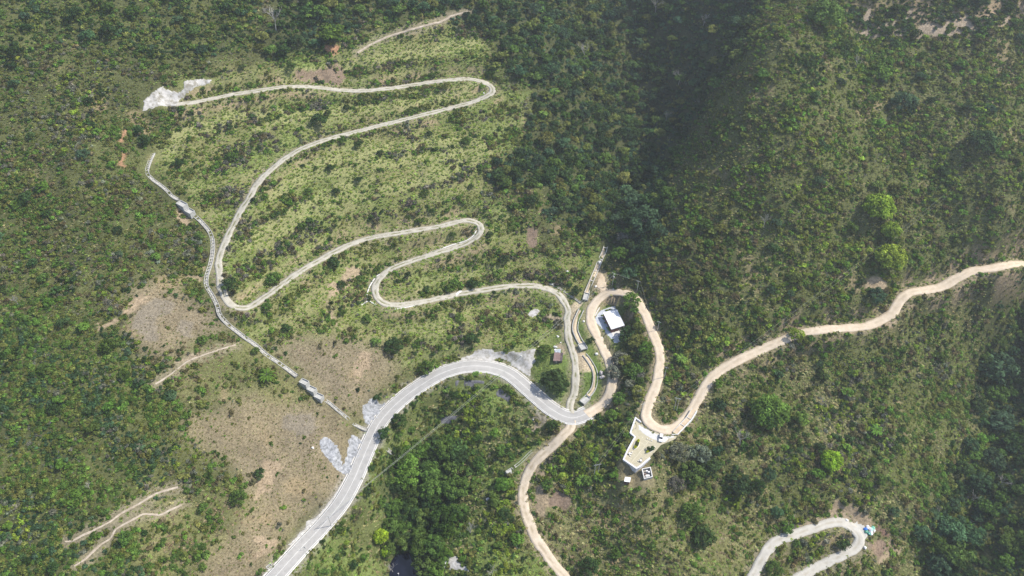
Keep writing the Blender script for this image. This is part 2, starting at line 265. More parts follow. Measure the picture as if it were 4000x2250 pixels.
# bare soil, scarps and worn strips (photo polygons)
BARE = [('scarp', crop(1000,750,.5176,[(530,800),(545,690),(640,650),(680,570),(790,560),(820,600),(760,640),(680,730),(600,770)])),
 ('scarp', crop(1000,750,.5176,[(505,810),(540,830),(570,930),(650,1020),(600,1010),(540,940)])),
 ('brush', crop(2000,750,.5176,[(95,290),(190,250),(200,330),(160,470),(110,400)])),
 ('red', crop(1000,0,.5176,[(500,330),(600,330),(650,400),(560,430)])), ('red', crop(0,0,.5176,[(905,990),(950,980),(940,1050),(910,1070)])), ('red', crop(0,0,.5176,[(920,1130),(950,1150),(940,1250),(910,1250)])),
 ('scarp', crop(0,750,.5176,[(920,910),(990,800),(1120,790),(1060,860),(950,930)])), ('scarp', crop(0,750,.5176,[(680,960),(760,1000),(920,950),(920,990),(780,1030)])), ('scarp', crop(0,750,.5176,[(1480,630),(1530,560),(1520,470),(1550,500),(1540,590),(1500,650),(1380,645)])),
 ('scarp', crop(0,750,.5176,[(1310,1290),(1440,1210),(1500,1190),(1510,1220),(1440,1260)])), ('scarp', crop(0,750,.5176,[(1320,130),(1400,130),(1450,240),(1400,290),(1340,210)])),
 ('grey', crop(0,750,.5176,[(990,1000),(1080,870),(1170,790),(1330,850),(1300,900),(1180,950),(1200,1100),(1100,1110)])), ('grey', crop(0,750,.5176,[(1350,960),(1480,1000),(1420,1090),(1330,1060)])),
 ('scarp', crop(2000,1500,.5176,[(160,770),(250,770),(300,850),(260,950),(230,1010),(170,960)])), ('brush', crop(2000,1500,.5176,[(290,830),(380,800),(440,880),(400,960),(300,930)])),
 ('scarp', crop(3000,1500,.5176,[(190,1090),(300,1040),(430,960),(520,880),(640,900),(760,980),(810,1040),(800,1090),(720,1080),(640,1060),(500,1020),(350,1085)])), ('purple', crop(3000,1500,.5176,[(805,1030),(860,1050),(910,1130),(900,1145),(800,1100)])),
 ('soil', crop(2200,900,.2761,[(530,590),(600,690),(640,830),(540,860),(460,780),(500,680)])), ('sand', crop(2080,1300,.2761,[(610,220),(680,230),(760,330),(840,500),(790,580),(700,500),(650,420)])), ('sand', crop(2050,1050,.2761,[(660,470),(790,470),(760,600),(690,900),(660,940),(650,700)])),
 ('soil', crop(2050,1050,.2761,[(210,650),(300,640),(540,690),(520,760),(440,740),(330,710),(230,690)])), ('soil', crop(2050,1050,.2761,[(430,1000),(540,1020),(600,1180),(540,1230),(500,1140)])),
 ('soil', crop(1900,1600,.2761,[(540,350),(700,210),(800,260),(640,370)])), ('grey', crop(1900,1600,.2761,[(600,180),(700,20),(860,110),(820,200),(700,190)])),
 ('soil', crop(3000,0,.5176,[(680,270),(780,190),(840,160),(990,190),(1030,240),(1150,260),(1160,200),(1330,170),(1440,160),(1520,100),(1530,240),(1400,275),(1200,290),(1050,280),(850,285)])), ('soil', crop(3000,0,.5176,[(1640,200),(1750,180),(1820,130),(1830,190)])), ('soil', crop(3000,0,.5176,[(1000,150),(1080,50),(1120,0),(1090,120),(1030,180)])), ('soil', crop(3000,0,.5176,[(690,200),(740,90),(780,30),(760,150)])),
 ('scarp', crop(1000,750,.5176,[(740,1330),(760,1240),(830,1200),(880,1230),(860,1330),(760,1449)])), ('scarp', crop(1000,1500,.5176,[(0,700),(60,560),(200,620),(130,760),(0,900)])), ('scarp', crop(1000,1500,.5176,[(0,1150),(130,1160),(170,1230),(40,1300),(0,1330)])),
 ('grey', crop(1000,1500,.5176,[(200,230),(420,220),(480,340),(330,400),(240,330)])), ('brush', crop(1000,0,.5176,[(280,520),(420,510),(620,480),(680,560),(640,640),(480,610),(330,600)])), ('scarp', crop(3000,750,.5176,[(700,640),(790,630),(930,690),(860,740),(760,720)])), ('scarp', crop(3000,750,.5176,[(540,1060),(720,1010),(900,960),(980,980),(880,1020),(720,1060)])),
 ('scarp', crop(2000,1500,.5176,[(160,650),(240,650),(250,700),(170,700)])), ('brush', crop(3000,1500,.5176,[(740,1180),(930,1160),(960,1240),(850,1320),(760,1240)])), ('scarp', crop(3000,1500,.5176,[(820,1330),(930,1240),(1000,1260),(920,1330),(860,1380)]))]
BC = dict(scarp=(.295,.23,.155), red=(.32,.18,.11), grey=(.19,.165,.125), brush=(.20,.145,.11), purple=(.17,.105,.085), soil=(.31,.25,.185), sand=(.52,.42,.29))
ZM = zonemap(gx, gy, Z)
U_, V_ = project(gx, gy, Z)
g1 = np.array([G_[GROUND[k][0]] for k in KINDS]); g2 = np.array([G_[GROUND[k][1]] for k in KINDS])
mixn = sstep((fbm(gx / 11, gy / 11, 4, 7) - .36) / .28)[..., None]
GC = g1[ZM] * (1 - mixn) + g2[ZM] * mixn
def boxblur(a, k):
    for ax in (0, 1):
        p_ = np.concatenate([np.repeat(np.take(a, [0], ax), k + 1, ax), a, np.repeat(np.take(a, [-1], ax), k, ax)], ax); c_ = np.cumsum(p_, ax); n_ = a.shape[ax]
        a = (np.take(c_, np.arange(2 * k + 1, 2 * k + 1 + n_), ax) - np.take(c_, np.arange(0, n_), ax)) / (2 * k + 1)
    return a
GC = .75 * boxblur(boxblur(GC, 3), 3) + .25 * GC
# old farm terraces: narrow level benches that follow the contours of the switchback slope
BAND = np.sin((Z + .05 * gx + 2.5 * (fbm(gx / 30, gy / 30, 3, 71) - .5)) * 2 * math.pi / 7.5)
ra_ = rad(27); BAND = np.where(ZM == KINDS.index('rows'), np.sin(2 * math.pi * (gx * math.sin(ra_) + gy * math.cos(ra_) + 1.2 * fbm(gx / 9, gy / 9, 2, 73)) / 4.2), BAND)
CENM = boxblur(np.isin(ZM, [KINDS.index('centre'), KINDS.index('rows')]).astype(float), 3)
bench = (CENM * sstep((-BAND - .15) / .5) * sstep((fbm(gx / 25, gy / 25, 3, 72) - .35) / .2))[..., None]
GC = GC * (1 - .55 * bench) + np.array((.23,.23,.105)) * .55 * bench
GC = GC * (0.82 + 0.36 * fbm(gx / 4, gy / 4, 3, 8))[..., None]
bnm = (.75 * (1 - sstep((BN - 1.2 - 1.5 * fbm(gx / 6, gy / 6, 2, 74)) / 2)))[..., None]; GC = GC * (1 - bnm) + np.array((.25,.255,.11)) * bnm
soilm = sstep((fbm(gx / 17, gy / 17, 4, 9) - .66) / .10)[..., None] * np.isin(ZM, [KINDS.index(k) for k in ('left','right','rightlow','rows','dry','mixed','leftgap','drygreen')])[..., None]
GC = GC * (1 - .7 * soilm) + np.array((.25,.195,.115)) * .7 * soilm
BAREM = np.zeros(Z.shape)
nw1 = (fbm(gx / 5, gy / 5, 3, 11) - .5) * 40; nw2 = (fbm(gx / 5, gy / 5, 3, 12) - .5) * 40
for kd, poly in BARE:
    m = inpoly(U_ + nw1, V_ + nw2, poly).astype(float)
    m2 = m[..., None] * .92; BAREM = np.maximum(BAREM, m)
    GC = GC * (1 - m2) + np.array(BC[kd]) * (0.8 + .4 * fbm(gx / 3, gy / 3, 3, 13))[..., None] * m2
gxx, gyy = np.gradient(Z, GS); SLOPE = np.hypot(gxx, gyy)
cutb = (sstep((SLOPE - .68) / .3) * (1 - sstep((RD - 3.5) / 4)) * (RK != 0) * sstep((fbm(gx / 7, gy / 7, 3, 15) - .38) / .15))[..., None]
GC = GC * (1 - .8 * cutb) + np.array((.30,.225,.15)) * .8 * cutb
vg = (1 - sstep((RD - .2 - 2.2 * fbm(gx / 5, gy / 5, 2, 14)) / 1.6))[..., None]
vc = np.where(np.isin(RK, [1, 3, 5])[..., None], np.array((.42,.335,.235)), np.where((RK == 0)[..., None], np.array((.40,.37,.31)), np.array((.34,.29,.21))))
GC = GC * (1 - .6 * vg) + vc * .72 * .6 * vg

# ------------------------------------------------------------------ materials
MATS = {}
def mat(name, c, rough=.85, c2=None, scale=1.0, det=6, bump=0.0, metal=0.0, spec=.3, contrast=1.0, c3=None, streak=None):
    if name in MATS: return MATS[name]
    m = bpy.data.materials.new(name); m.use_nodes = True; N = m.node_tree; b = N.nodes["Principled BSDF"]
    b.inputs["Roughness"].default_value = rough; b.inputs["Metallic"].default_value = metal; b.inputs["Specular IOR Level"].default_value = spec
    b.inputs["Base Color"].default_value = (*c, 1)
    if c2:
        g = N.nodes.new("ShaderNodeNewGeometry"); vec = g.outputs["Position"]
        if streak:
            mp = N.nodes.new("ShaderNodeMapping"); mp.inputs["Scale"].default_value = streak; N.links.new(vec, mp.inputs[0]); vec = mp.outputs[0]
        t = N.nodes.new("ShaderNodeTexNoise"); t.inputs["Scale"].default_value = scale; t.inputs["Detail"].default_value = det; t.inputs["Roughness"].default_value = .65
        N.links.new(vec, t.inputs["Vector"])
        r = N.nodes.new("ShaderNodeValToRGB"); r.color_ramp.elements[0].position = .5 - .2 / contrast; r.color_ramp.elements[1].position = .5 + .2 / contrast
        r.color_ramp.elements[0].color = (*c, 1); r.color_ramp.elements[1].color = (*c2, 1)
        if c3: e = r.color_ramp.elements.new(.5); e.color = (*c3, 1)
        N.links.new(t.outputs[0], r.inputs[0]); N.links.new(r.outputs[0], b.inputs["Base Color"])
        if bump:
            bp = N.nodes.new("ShaderNodeBump"); bp.inputs["Strength"].default_value = bump; bp.inputs["Distance"].default_value = .3
            N.links.new(t.outputs[0], bp.inputs["Height"]); N.links.new(bp.outputs[0], b.inputs["Normal"])
    MATS[name] = m; return m
def attr_mat(name, attr, rough=.95, sc=0.9, lo=.62, hi=1.35, bump=.6):
    m = bpy.data.materials.new(name); m.use_nodes = True; N = m.node_tree; b = N.nodes["Principled BSDF"]
    b.inputs["Roughness"].default_value = rough; b.inputs["Specular IOR Level"].default_value = .1
    a = N.nodes.new("ShaderNodeAttribute"); a.attribute_name = attr
    g = N.nodes.new("ShaderNodeNewGeometry")
    t = N.nodes.new("ShaderNodeTexNoise"); t.inputs["Scale"].default_value = sc; t.inputs["Detail"].default_value = 8; t.inputs["Roughness"].default_value = .75
    N.links.new(g.outputs["Position"], t.inputs["Vector"])
    mr = N.nodes.new("ShaderNodeMapRange"); mr.inputs[1].default_value = .33; mr.inputs[2].default_value = .67; mr.inputs[3].default_value = lo; mr.inputs[4].default_value = hi
    N.links.new(t.outputs[0], mr.inputs[0])
    mx = N.nodes.new("ShaderNodeMix"); mx.data_type = 'RGBA'; mx.blend_type = 'MULTIPLY'; mx.inputs[0].default_value = 1
    N.links.new(a.outputs["Color"], mx.inputs[6]); N.links.new(mr.outputs[0], mx.inputs[7]); N.links.new(mx.outputs[2], b.inputs["Base Color"])
    bp = N.nodes.new("ShaderNodeBump"); bp.inputs["Strength"].default_value = bump; bp.inputs["Distance"].default_value = .5
    N.links.new(t.outputs[0], bp.inputs["Height"]); N.links.new(bp.outputs[0], b.inputs["Normal"])
    return m
def leaf_mat(name, src):
    m = bpy.data.materials.new(name); m.use_nodes = True; N = m.node_tree; N.nodes.remove(N.nodes["Principled BSDF"]); out = N.nodes["Material Output"]
    if src == 'object': t = N.nodes.new("ShaderNodeObjectInfo"); tc = t.outputs["Color"]
    else: t = N.nodes.new("ShaderNodeAttribute"); t.attribute_type = 'INSTANCER'; t.attribute_name = 'tint'; tc = t.outputs["Color"]
    a = N.nodes.new("ShaderNodeAttribute"); a.attribute_name = 'leafv'
    mr = N.nodes.new("ShaderNodeMapRange"); mr.inputs[3].default_value = .55; mr.inputs[4].default_value = 1.5; N.links.new(a.outputs["Fac"], mr.inputs[0])
    mx = N.nodes.new("ShaderNodeMix"); mx.data_type = 'RGBA'; mx.blend_type = 'MULTIPLY'; mx.inputs[0].default_value = 1
    N.links.new(tc, mx.inputs[6]); N.links.new(mr.outputs[0], mx.inputs[7])
    d = N.nodes.new("ShaderNodeBsdfDiffuse"); tr = N.nodes.new("ShaderNodeBsdfTranslucent"); ms = N.nodes.new("ShaderNodeMixShader"); ms.inputs[0].default_value = .28
    N.links.new(mx.outputs[2], d.inputs[0]); N.links.new(mx.outputs[2], tr.inputs[0]); N.links.new(d.outputs[0], ms.inputs[1]); N.links.new(tr.outputs[0], ms.inputs[2])
    N.links.new(ms.outputs[0], out.inputs[0]); return m
M_LEAF = leaf_mat("leaves", 'object'); M_LEAFI = leaf_mat("scrub_leaves", 'inst')
M_BARK = mat("bark", (.13,.11,.09), .9, (.22,.20,.17), 3)
M_DEAD = mat("pale_dead_wood", (.30,.28,.26), .9, (.42,.40,.37), 3)
M_CONC = mat("concrete", (.34,.34,.33), .85, (.50,.50,.48), .8, bump=.1)
M_CONCL = mat("pale_concrete", (.58,.57,.55), .8, (.72,.71,.69), .7)
M_GUT = mat("gutter_concrete", (.44,.42,.38), .85, (.62,.60,.57), .45, contrast=1.3)
M_ASPH = mat("asphalt", (.285,.28,.275), .85, (.37,.36,.35), .12, det=8)
M_LINE = mat("road_paint", (.62,.62,.60), .7, (.80,.80,.79), 1.5)
M_DIRT = mat("tan_dirt", (.46,.36,.25), .95, (.62,.51,.38), .35, det=9, bump=.2)
M_TRK = mat("pale_gravel", (.38,.34,.27), .95, (.62,.58,.50), .45, det=9, bump=.2)
M_LOOP = mat("grey_gravel", (.40,.39,.36), .95, (.52,.51,.47), .4, det=9, bump=.2)
M_WHITE = mat("white_paint", (.78,.78,.78), .5, (.70,.70,.70), .8)
M_STONE = mat("white_stone", (.62,.60,.57), .9, (.78,.77,.75), 2)

# ------------------------------------------------------------------ object helpers
def tag(o, label, cat, group=None):
    o['label'] = label; o['category'] = cat
    if group: o['group'] = group
    return o
def struct(o): o['kind'] = 'structure'; return o
def link(name, me, m=None, parent=None, loc=None):
    o = bpy.data.objects.new(name, me); COL.objects.link(o)
    if m and not me.materials: me.materials.append(m)
    if parent: o.parent = parent
    if loc is not None: o.location = loc
    return o
def empty(name, loc, rz=0.0):
    o = bpy.data.objects.new(name, None); COL.objects.link(o); o.location = loc; o.rotation_euler = (0, 0, rz); o.empty_display_size = .5; return o
def np_mesh(name, V, F, smooth_=False):
    me = bpy.data.meshes.new(name); V = np.asarray(V, np.float32); F = np.asarray(F, np.int32); k = F.shape[1]
    me.vertices.add(len(V)); me.vertices.foreach_set("co", V.ravel()); me.loops.add(F.size); me.loops.foreach_set("vertex_index", F.ravel())
    me.polygons.add(len(F)); me.polygons.foreach_set("loop_start", np.arange(0, F.size, k, dtype=np.int32))
    if smooth_: me.polygons.foreach_set("use_smooth", np.ones(len(F), bool))
    me.update(calc_edges=True); return me
class MB:
    def __init__(s): s.bm = bmesh.new()
    def box(s, c, size, rz=0, bev=0.0, taper=1.0):
        M = Matrix.Translation(Vector(c)) @ Matrix.Rotation(rz, 4, 'Z')
        r = bmesh.ops.create_cube(s.bm, size=1); vs = r['verts']
        for v in vs:
            k = taper if v.co.z > 0 else 1
            v.co = Vector((v.co.x * size[0] * k, v.co.y * size[1] * k, v.co.z * size[2]))
        if bev:
            es = list({e for v in vs for e in v.link_edges}); rr = bmesh.ops.bevel(s.bm, geom=es, offset=bev, segments=2, affect='EDGES'); vs = list({v for f in rr['faces'] for v in f.verts} | {v for v in vs if v.is_valid})
        for v in vs: v.co = M @ v.co
        return s
    def tube(s, pts, r, seg=6, r2=None, cap=True):
        pts = [Vector(p) for p in pts]; n_ = len(pts); rings = []
        for i, p in enumerate(pts):
            d = (pts[min(i + 1, n_ - 1)] - pts[max(i - 1, 0)]).normalized(); a = d.orthogonal().normalized(); b = d.cross(a)
            rr = r if r2 is None else r + (r2 - r) * i / (n_ - 1)
            rings.append([s.bm.verts.new(p + (a * math.cos(t) + b * math.sin(t)) * rr) for t in [2 * math.pi * k / seg for k in range(seg)]])
        for i in range(n_ - 1):
            for k in range(seg): s.bm.faces.new((rings[i][k], rings[i][(k + 1) % seg], rings[i + 1][(k + 1) % seg], rings[i + 1][k]))
        if cap: s.bm.faces.new(rings[0][::-1]); s.bm.faces.new(rings[-1])
        return s
    def prism(s, poly, z0, z1):
        a = [s.bm.verts.new((p[0], p[1], z0)) for p in poly]; b = [s.bm.verts.new((p[0], p[1], z1)) for p in poly]; n_ = len(poly)
        s.bm.faces.new(a[::-1]); s.bm.faces.new(b)
        for i in range(n_): s.bm.faces.new((a[i], a[(i + 1) % n_], b[(i + 1) % n_], b[i]))
        return s
    def ball(s, c, r, sub=2, jit=0.0, seed=0):
        rr = bmesh.ops.create_icosphere(s.bm, subdivisions=sub, radius=1); g = random.Random(seed)
        for v in rr['verts']:
            k = 1 + g.uniform(-jit, jit); v.co = Vector((v.co.x * r[0] * k, v.co.y * r[1] * k, v.co.z * r[2] * k)) + Vector(c)
        return s
    def build(s, name, m, parent=None, loc=None, smooth_=False):
        bmesh.ops.recalc_face_normals(s.bm, faces=s.bm.faces[:])
        me = bpy.data.meshes.new(name); s.bm.to_mesh(me); s.bm.free()
        if smooth_:
            for f in me.polygons: f.use_smooth = True
        return link(name, me, m, parent, loc)

# ------------------------------------------------------------------ ground sheet
ex = [40, 100, 220, 450, 900, 1700]
XS = np.concatenate([[GX[0] - e for e in ex[::-1]], GX, [GX[-1] + e for e in ex]])
YS = np.concatenate([[GY[0] - e for e in (1700, 900, 450, 220, 100, 40)], GY, [GY[-1] + e for e in ex]])
fx, fy = np.meshgrid(XS, YS, indexing='ij')
ci = np.clip(np.arange(len(XS)) - 6, 0, len(GX) - 1); cj = np.clip(np.arange(len(YS)) - 6, 0, len(GY) - 1)
fz = Z[np.ix_(ci, cj)].copy(); fc = GC[np.ix_(ci, cj)]
outd = np.hypot(np.maximum(np.abs(fx) - 465, 0), np.maximum(np.maximum(105 - fy, fy - 690), 0))
fz += np.where(outd > 0, (fbm(fx / 300, fy / 300, 3, 21) - .45) * np.minimum(outd * .5, 130), 0)
# pond basin
pz = hit([1600], [2215])[0][2]
nx, ny = len(XS), len(YS); idx = np.arange(nx * ny).reshape(nx, ny)
F = np.stack([idx[:-1, :-1], idx[1:, :-1], idx[1:, 1:], idx[:-1, 1:]], -1).reshape(-1, 4)
me = np_mesh("terrain", np.stack([fx, fy, fz], -1).reshape(-1, 3), F, True)
ca = me.color_attributes.new("ground", 'FLOAT_COLOR', 'POINT'); ca.data.foreach_set("color", np.concatenate([fc, np.ones(fc.shape[:2] + (1,))], -1).astype(np.float32).ravel())
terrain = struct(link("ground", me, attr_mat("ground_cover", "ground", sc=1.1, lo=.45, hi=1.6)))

# ------------------------------------------------------------------ ribbons
def frame2(p):
    t = np.gradient(p[:, :2], axis=0); t /= np.linalg.norm(t, axis=1)[:, None] + 1e-9; return np.stack([t[:, 1], -t[:, 0]], 1)   # right-hand side
def ribbon(name, p, o1, o2, lift, m, skirt=.6, jit=0.0, seed=0, i0=0, i1=None, nc=4):
    p = p[i0:i1]; nrm = frame2(p); s_ = np.arange(len(p)); rows = []
    j1 = (fbm(s_ / 4.0, s_ * 0 + seed, 3) - .5) * 2 * jit; j2 = (fbm(s_ / 4.0, s_ * 0 + seed + 40, 3) - .5) * 2 * jit
    a = o1 + j1; b = o2 + j2
    cols = [np.stack([p[:, 0] + nrm[:, 0] * (a + (b - a) * k / nc), p[:, 1] + nrm[:, 1] * (a + (b - a) * k / nc), p[:, 2] + lift], -1) for k in range(nc + 1)]
    e0 = cols[0].copy(); e0[:, 2] -= skirt; e1 = cols[-1].copy(); e1[:, 2] -= skirt
    if skirt > 0: cols = [e0] + cols + [e1]
    V = np.stack(cols, 1); r_, c_ = V.shape[:2]; ii = np.arange(r_ * c_).reshape(r_, c_)
    F = np.stack([ii[:-1, :-1], ii[1:, :-1], ii[1:, 1:], ii[:-1, 1:]], -1).reshape(-1, 4)
    me = np_mesh(name, V.reshape(-1, 3), F[:, ::-1])
    tcs = np.stack(np.broadcast_arrays(np.linspace(0, 1, c_)[None, :], s_[:, None] * 1.0), -1)
    at = me.attributes.new("across", 'FLOAT', 'POINT'); at.data.foreach_set("value", tcs[..., 0].astype(np.float32).ravel())
    return struct(link(name, me, m))
def rut_mat(name, c, c2, cm, rut=.5):
    m = mat(name, c, .95, c2, .4, det=9, bump=.2); N = m.node_tree; b = N.nodes["Principled BSDF"]
    src = b.inputs["Base Color"].links[0].from_socket
    a = N.nodes.new("ShaderNodeAttribute"); a.attribute_name = 'across'
    t = N.nodes.new("ShaderNodeTexNoise"); t.inputs["Scale"].default_value = .25; g = N.nodes.new("ShaderNodeNewGeometry"); N.links.new(g.outputs["Position"], t.inputs["Vector"])
    s1 = N.nodes.new("ShaderNodeMath"); s1.operation = 'SUBTRACT'; s1.inputs[1].default_value = .5; N.links.new(a.outputs["Fac"], s1.inputs[0])
    s2 = N.nodes.new("ShaderNodeMath"); s2.operation = 'ABSOLUTE'; N.links.new(s1.outputs[0], s2.inputs[0])
    r = N.nodes.new("ShaderNodeValToRGB"); r.color_ramp.elements[0].position = .03; r.color_ramp.elements[0].color = (1, 1, 1, 1); r.color_ramp.elements[1].position = .12; r.color_ramp.elements[1].color = (0, 0, 0, 1)
    e = r.color_ramp.elements.new(.30); e.color = (0, 0, 0, 1); e = r.color_ramp.elements.new(.42); e.color = (.8, .8, .8, 1)
    N.links.new(s2.outputs[0], r.inputs[0])
    mu = N.nodes.new("ShaderNodeMapRange"); mu.inputs[1].default_value = .42; mu.inputs[2].default_value = .6; mu.inputs[3].default_value = 0; mu.inputs[4].default_value = rut; N.links.new(t.outputs[0], mu.inputs[0])
    mm = N.nodes.new("ShaderNodeMath"); mm.operation = 'MULTIPLY'; N.links.new(r.outputs[0], mm.inputs[0]); N.links.new(mu.outputs[0], mm.inputs[1])
    mx = N.nodes.new("ShaderNodeMix"); mx.data_type = 'RGBA'; N.links.new(mm.outputs[0], mx.inputs[0]); N.links.new(src, mx.inputs[6]); mx.inputs[7].default_value = (*cm, 1)
    N.links.new(mx.outputs[2], b.inputs["Base Color"]); return m
rp = ROADS['paved'][0]
ribbon("road", rp, -3.9, 3.9, .14, rut_mat("worn_asphalt", (.31,.305,.295), (.40,.39,.375), (.44,.43,.41), .55), nc=8)
ribbon("gutter", rp, -4.75, -3.9, .11, M_GUT, jit=.15, nc=2)
ribbon("kerb", rp, 3.9, 4.25, .26, M_CONCL, nc=1)
for a_, b_ in ((-3.45, -3.25), (3.25, 3.45), (-.07, .07)): ribbon("road_marking", rp, a_, b_, .146, M_LINE, skirt=0, nc=1)
ribbon("dirt_road", ROADS['dirt'][0], -2.55, 2.55, .16, rut_mat("tan_dirt_road", (.50,.41,.30), (.63,.54,.43), (.42,.35,.26), .55), jit=.5, seed=3)
ribbon("gravel_track", ROADS['track'][0], -1.85, 1.85, .12, rut_mat("rutted_gravel", (.33,.31,.255), (.49,.465,.40), (.17,.17,.08), .95), jit=.6, seed=5)
ribbon("dirt_road", ROADS['lower'][0], -2.4, 2.4, .12, rut_mat("pale_rutted_dirt", (.43,.36,.27), (.58,.50,.40), (.33,.27,.18), .8), jit=.5, seed=6)
ribbon("gravel_track", ROADS['loop'][0], -2.3, 2.3, .12, rut_mat("grey_rutted_gravel", (.40,.38,.34), (.52,.50,.45), (.33,.29,.22), .5), jit=.5, seed=7)
for k_, wd in (('t1', .5), ('t2', .5), ('t3', 1.1), ('t4', .38)):
    q_ = ROADS[k_][0]; q_[:, 2] = zt(q_[:, 0], q_[:, 1])
    ribbon("footpath", q_, -wd, wd, .12, mat("path_soil", (.27,.22,.16), .95, (.50,.44,.37), .5), skirt=.8, jit=.3, seed=11)

# ------------------------------------------------------------------ ground patches (gravel, stone facing): sheets laid on the slope
def patch(name, pix, m, lift=.22, cell=.55, bump=.25, edge=6, seed=0, grow=6):
    q = hit([p[0] for p in pix], [p[1] for p in pix]); a = q[:, :2].min(0) - 4; b = q[:, :2].max(0) + 4
    xs = np.arange(a[0], b[0], cell); ys = np.arange(a[1], b[1], cell); x, y = np.meshgrid(xs, ys, indexing='ij'); z = zt(x, y)
    u, v = project(x, y, z); uj = u + (fbm(x / 2.2, y / 2.2, 3, seed + 31) - .5) * 2 * edge; vj = v + (fbm(x / 2.2, y / 2.2, 3, seed + 32) - .5) * 2 * edge; ins = inpoly(uj, vj, pix)
    for k_ in range(8 if grow else 0): ins |= inpoly(uj + grow * math.cos(k_ * math.pi / 4), vj + grow * math.sin(k_ * math.pi / 4), pix)
    zz = z + lift + (fbm(x / 1.3, y / 1.3, 3, seed + 33) - .5) * bump * 2
    nx_, ny_ = x.shape; ii = np.arange(nx_ * ny_).reshape(nx_, ny_); keep = ins[:-1, :-1] & ins[1:, :-1] & ins[1:, 1:] & ins[:-1, 1:]
    F = np.stack([ii[:-1, :-1], ii[1:, :-1], ii[1:, 1:], ii[:-1, 1:]], -1)[keep]
    used = np.unique(F); mp = np.full(nx_ * ny_, -1); mp[used] = np.arange(len(used))
    ins_v = ins.ravel()[used]
    V = np.stack([x, y, zz], -1).reshape(-1, 3)[used]
    cnt = np.bincount(mp[F].ravel(), minlength=len(used)); V[cnt < 4, 2] -= lift + bump + .05
    return struct(link(name, np_mesh(name, V, mp[F], True), m))
M_SHOT = mat("grey_stone_facing", (.17,.175,.18), .9, (.42,.43,.45), .8, det=10, bump=.8, c3=(.30,.31,.33), contrast=1.5)
M_GRAV = mat("yard_gravel", (.24,.225,.19), .95, (.47,.46,.45), .4, det=9, bump=.3, c3=(.38,.37,.35), contrast=1.8)
M_GRAVW = mat("white_rubble", (.25,.24,.22), .95, (.60,.59,.57), 1.0, det=9, bump=.4)
patch("stone_facing", crop(1000,1500,.5176,[(480,430),(510,400),(570,420),(620,480),(640,560),(660,640),(690,690),(620,660),(560,590),(490,510)]), M_SHOT, seed=1)
patch("stone_facing", crop(1000,1500,.5176,[(690,420),(720,375),(770,410),(812,440),(790,520),(740,620),(695,690),(660,660),(670,560),(690,510)]), M_SHOT, seed=2)
patch("stone_facing", crop(1000,1500,.5176,[(800,160),(830,140),(870,95),(910,110),(930,150),(980,145),(960,200),(900,290),(860,330),(815,290),(805,220)]), M_SHOT, seed=3)
patch("gravel_verge", crop(1000,1500,.5176,[(240,1215),(300,1150),(370,1090),(390,1030),(450,1010),(520,930),(570,860),(620,790),(670,715),(690,690),(730,640),(715,690),(640,810),(530,945),(410,1085),(270,1228)]), M_GRAVW, seed=4, edge=6)
patch("gravel_verge", crop(1000,1500,.5176,[(772,740),(765,810),(735,870),(700,925),(685,915),(715,870),(755,780)]), M_GRAVW, seed=5, edge=3)
patch("gravel_yard", crop(1700,1350,.2761,[(340,200),(430,150),(530,130),(560,80),(660,40),(720,60),(800,50),(850,100),(950,80),(1010,120),(1080,80),(1160,100),(1250,80),(1330,60),(1400,40),(1430,60),(1380,150),(1430,210),(1380,270),(1350,330),(1340,430),(1280,400),(1180,340),(1080,270),(1010,200),(900,170),(820,215),(700,228),(560,228),(380,240)]), M_GRAV, lift=.2, bump=.12, seed=6, edge=4)
patch("gravel_yard", crop(2050,1050,.2761,[(40,620),(90,590),(180,570),(210,600),(170,660),(120,680),(50,660)]), M_GRAV, lift=.15, bump=.12, seed=7, edge=5)
patch("gravel_yard", crop(0,0,.5176,[(1072,838),(1090,750),(1140,700),(1220,655),(1270,680),(1340,685),(1390,650),(1385,615),(1450,605),(1560,598),(1597,608),(1580,640),(1480,670),(1400,720),(1350,760),(1345,798),(1260,795),(1200,802),(1130,822)]), M_GRAV, lift=.35, bump=.55, seed=8, edge=4)
patch("gravel_yard", crop(3000,1500,.5176,[(600,1060),(660,1040),(720,1060),(800,1090),(760,1130),(740,1180),(710,1240),(640,1290),(620,1250),(660,1180),(640,1110)]), M_LOOP, lift=.14, bump=.06, seed=9, grow=3)
patch("gravel_yard", YARD, mat("courtyard_gravel", (.38,.41,.46), .95, (.50,.53,.58), .8, det=9), lift=.12, bump=.03, cell=.5, edge=2, seed=10, grow=2)
patch("earth_ramp", crop(2200,900,.2761,[(530,585),(560,610),(600,690),(625,780),(650,850),(600,900),(540,890),(500,840),(465,780),(490,690)]), M_DIRT, lift=.16, bump=.06, seed=11, grow=2)
patch("rubble_slab", SLAB, M_GRAVW, lift=.2, bump=.2, seed=12)
patch("rock_outcrop", crop(1700,1350,.2761,[(290,500),(340,495),(330,560),(280,620)]), mat("slate", (.07,.07,.08), .9, (.17,.17,.19), .7, bump=.5), seed=13, edge=4)
patch("rock_outcrop", crop(1700,1350,.2761,[(400,540),(420,490),(520,485),(560,500),(690,500),(700,540),(580,540),(560,590),(500,595),(420,580)]), MATS["slate"], seed=14, edge=5)
patch("rock_outcrop", crop(1700,1350,.2761,[(860,690),(880,630),(960,620),(1040,690),(1090,740),(1040,800),(940,760)]), MATS["slate"], seed=15, edge=6)
patch("rock_outcrop", crop(1700,1350,.2761,[(60,1080),(100,1000),(200,980),(330,970),(400,950),(410,990),(250,1060),(160,1130)]), MATS["slate"], seed=16, edge=6)

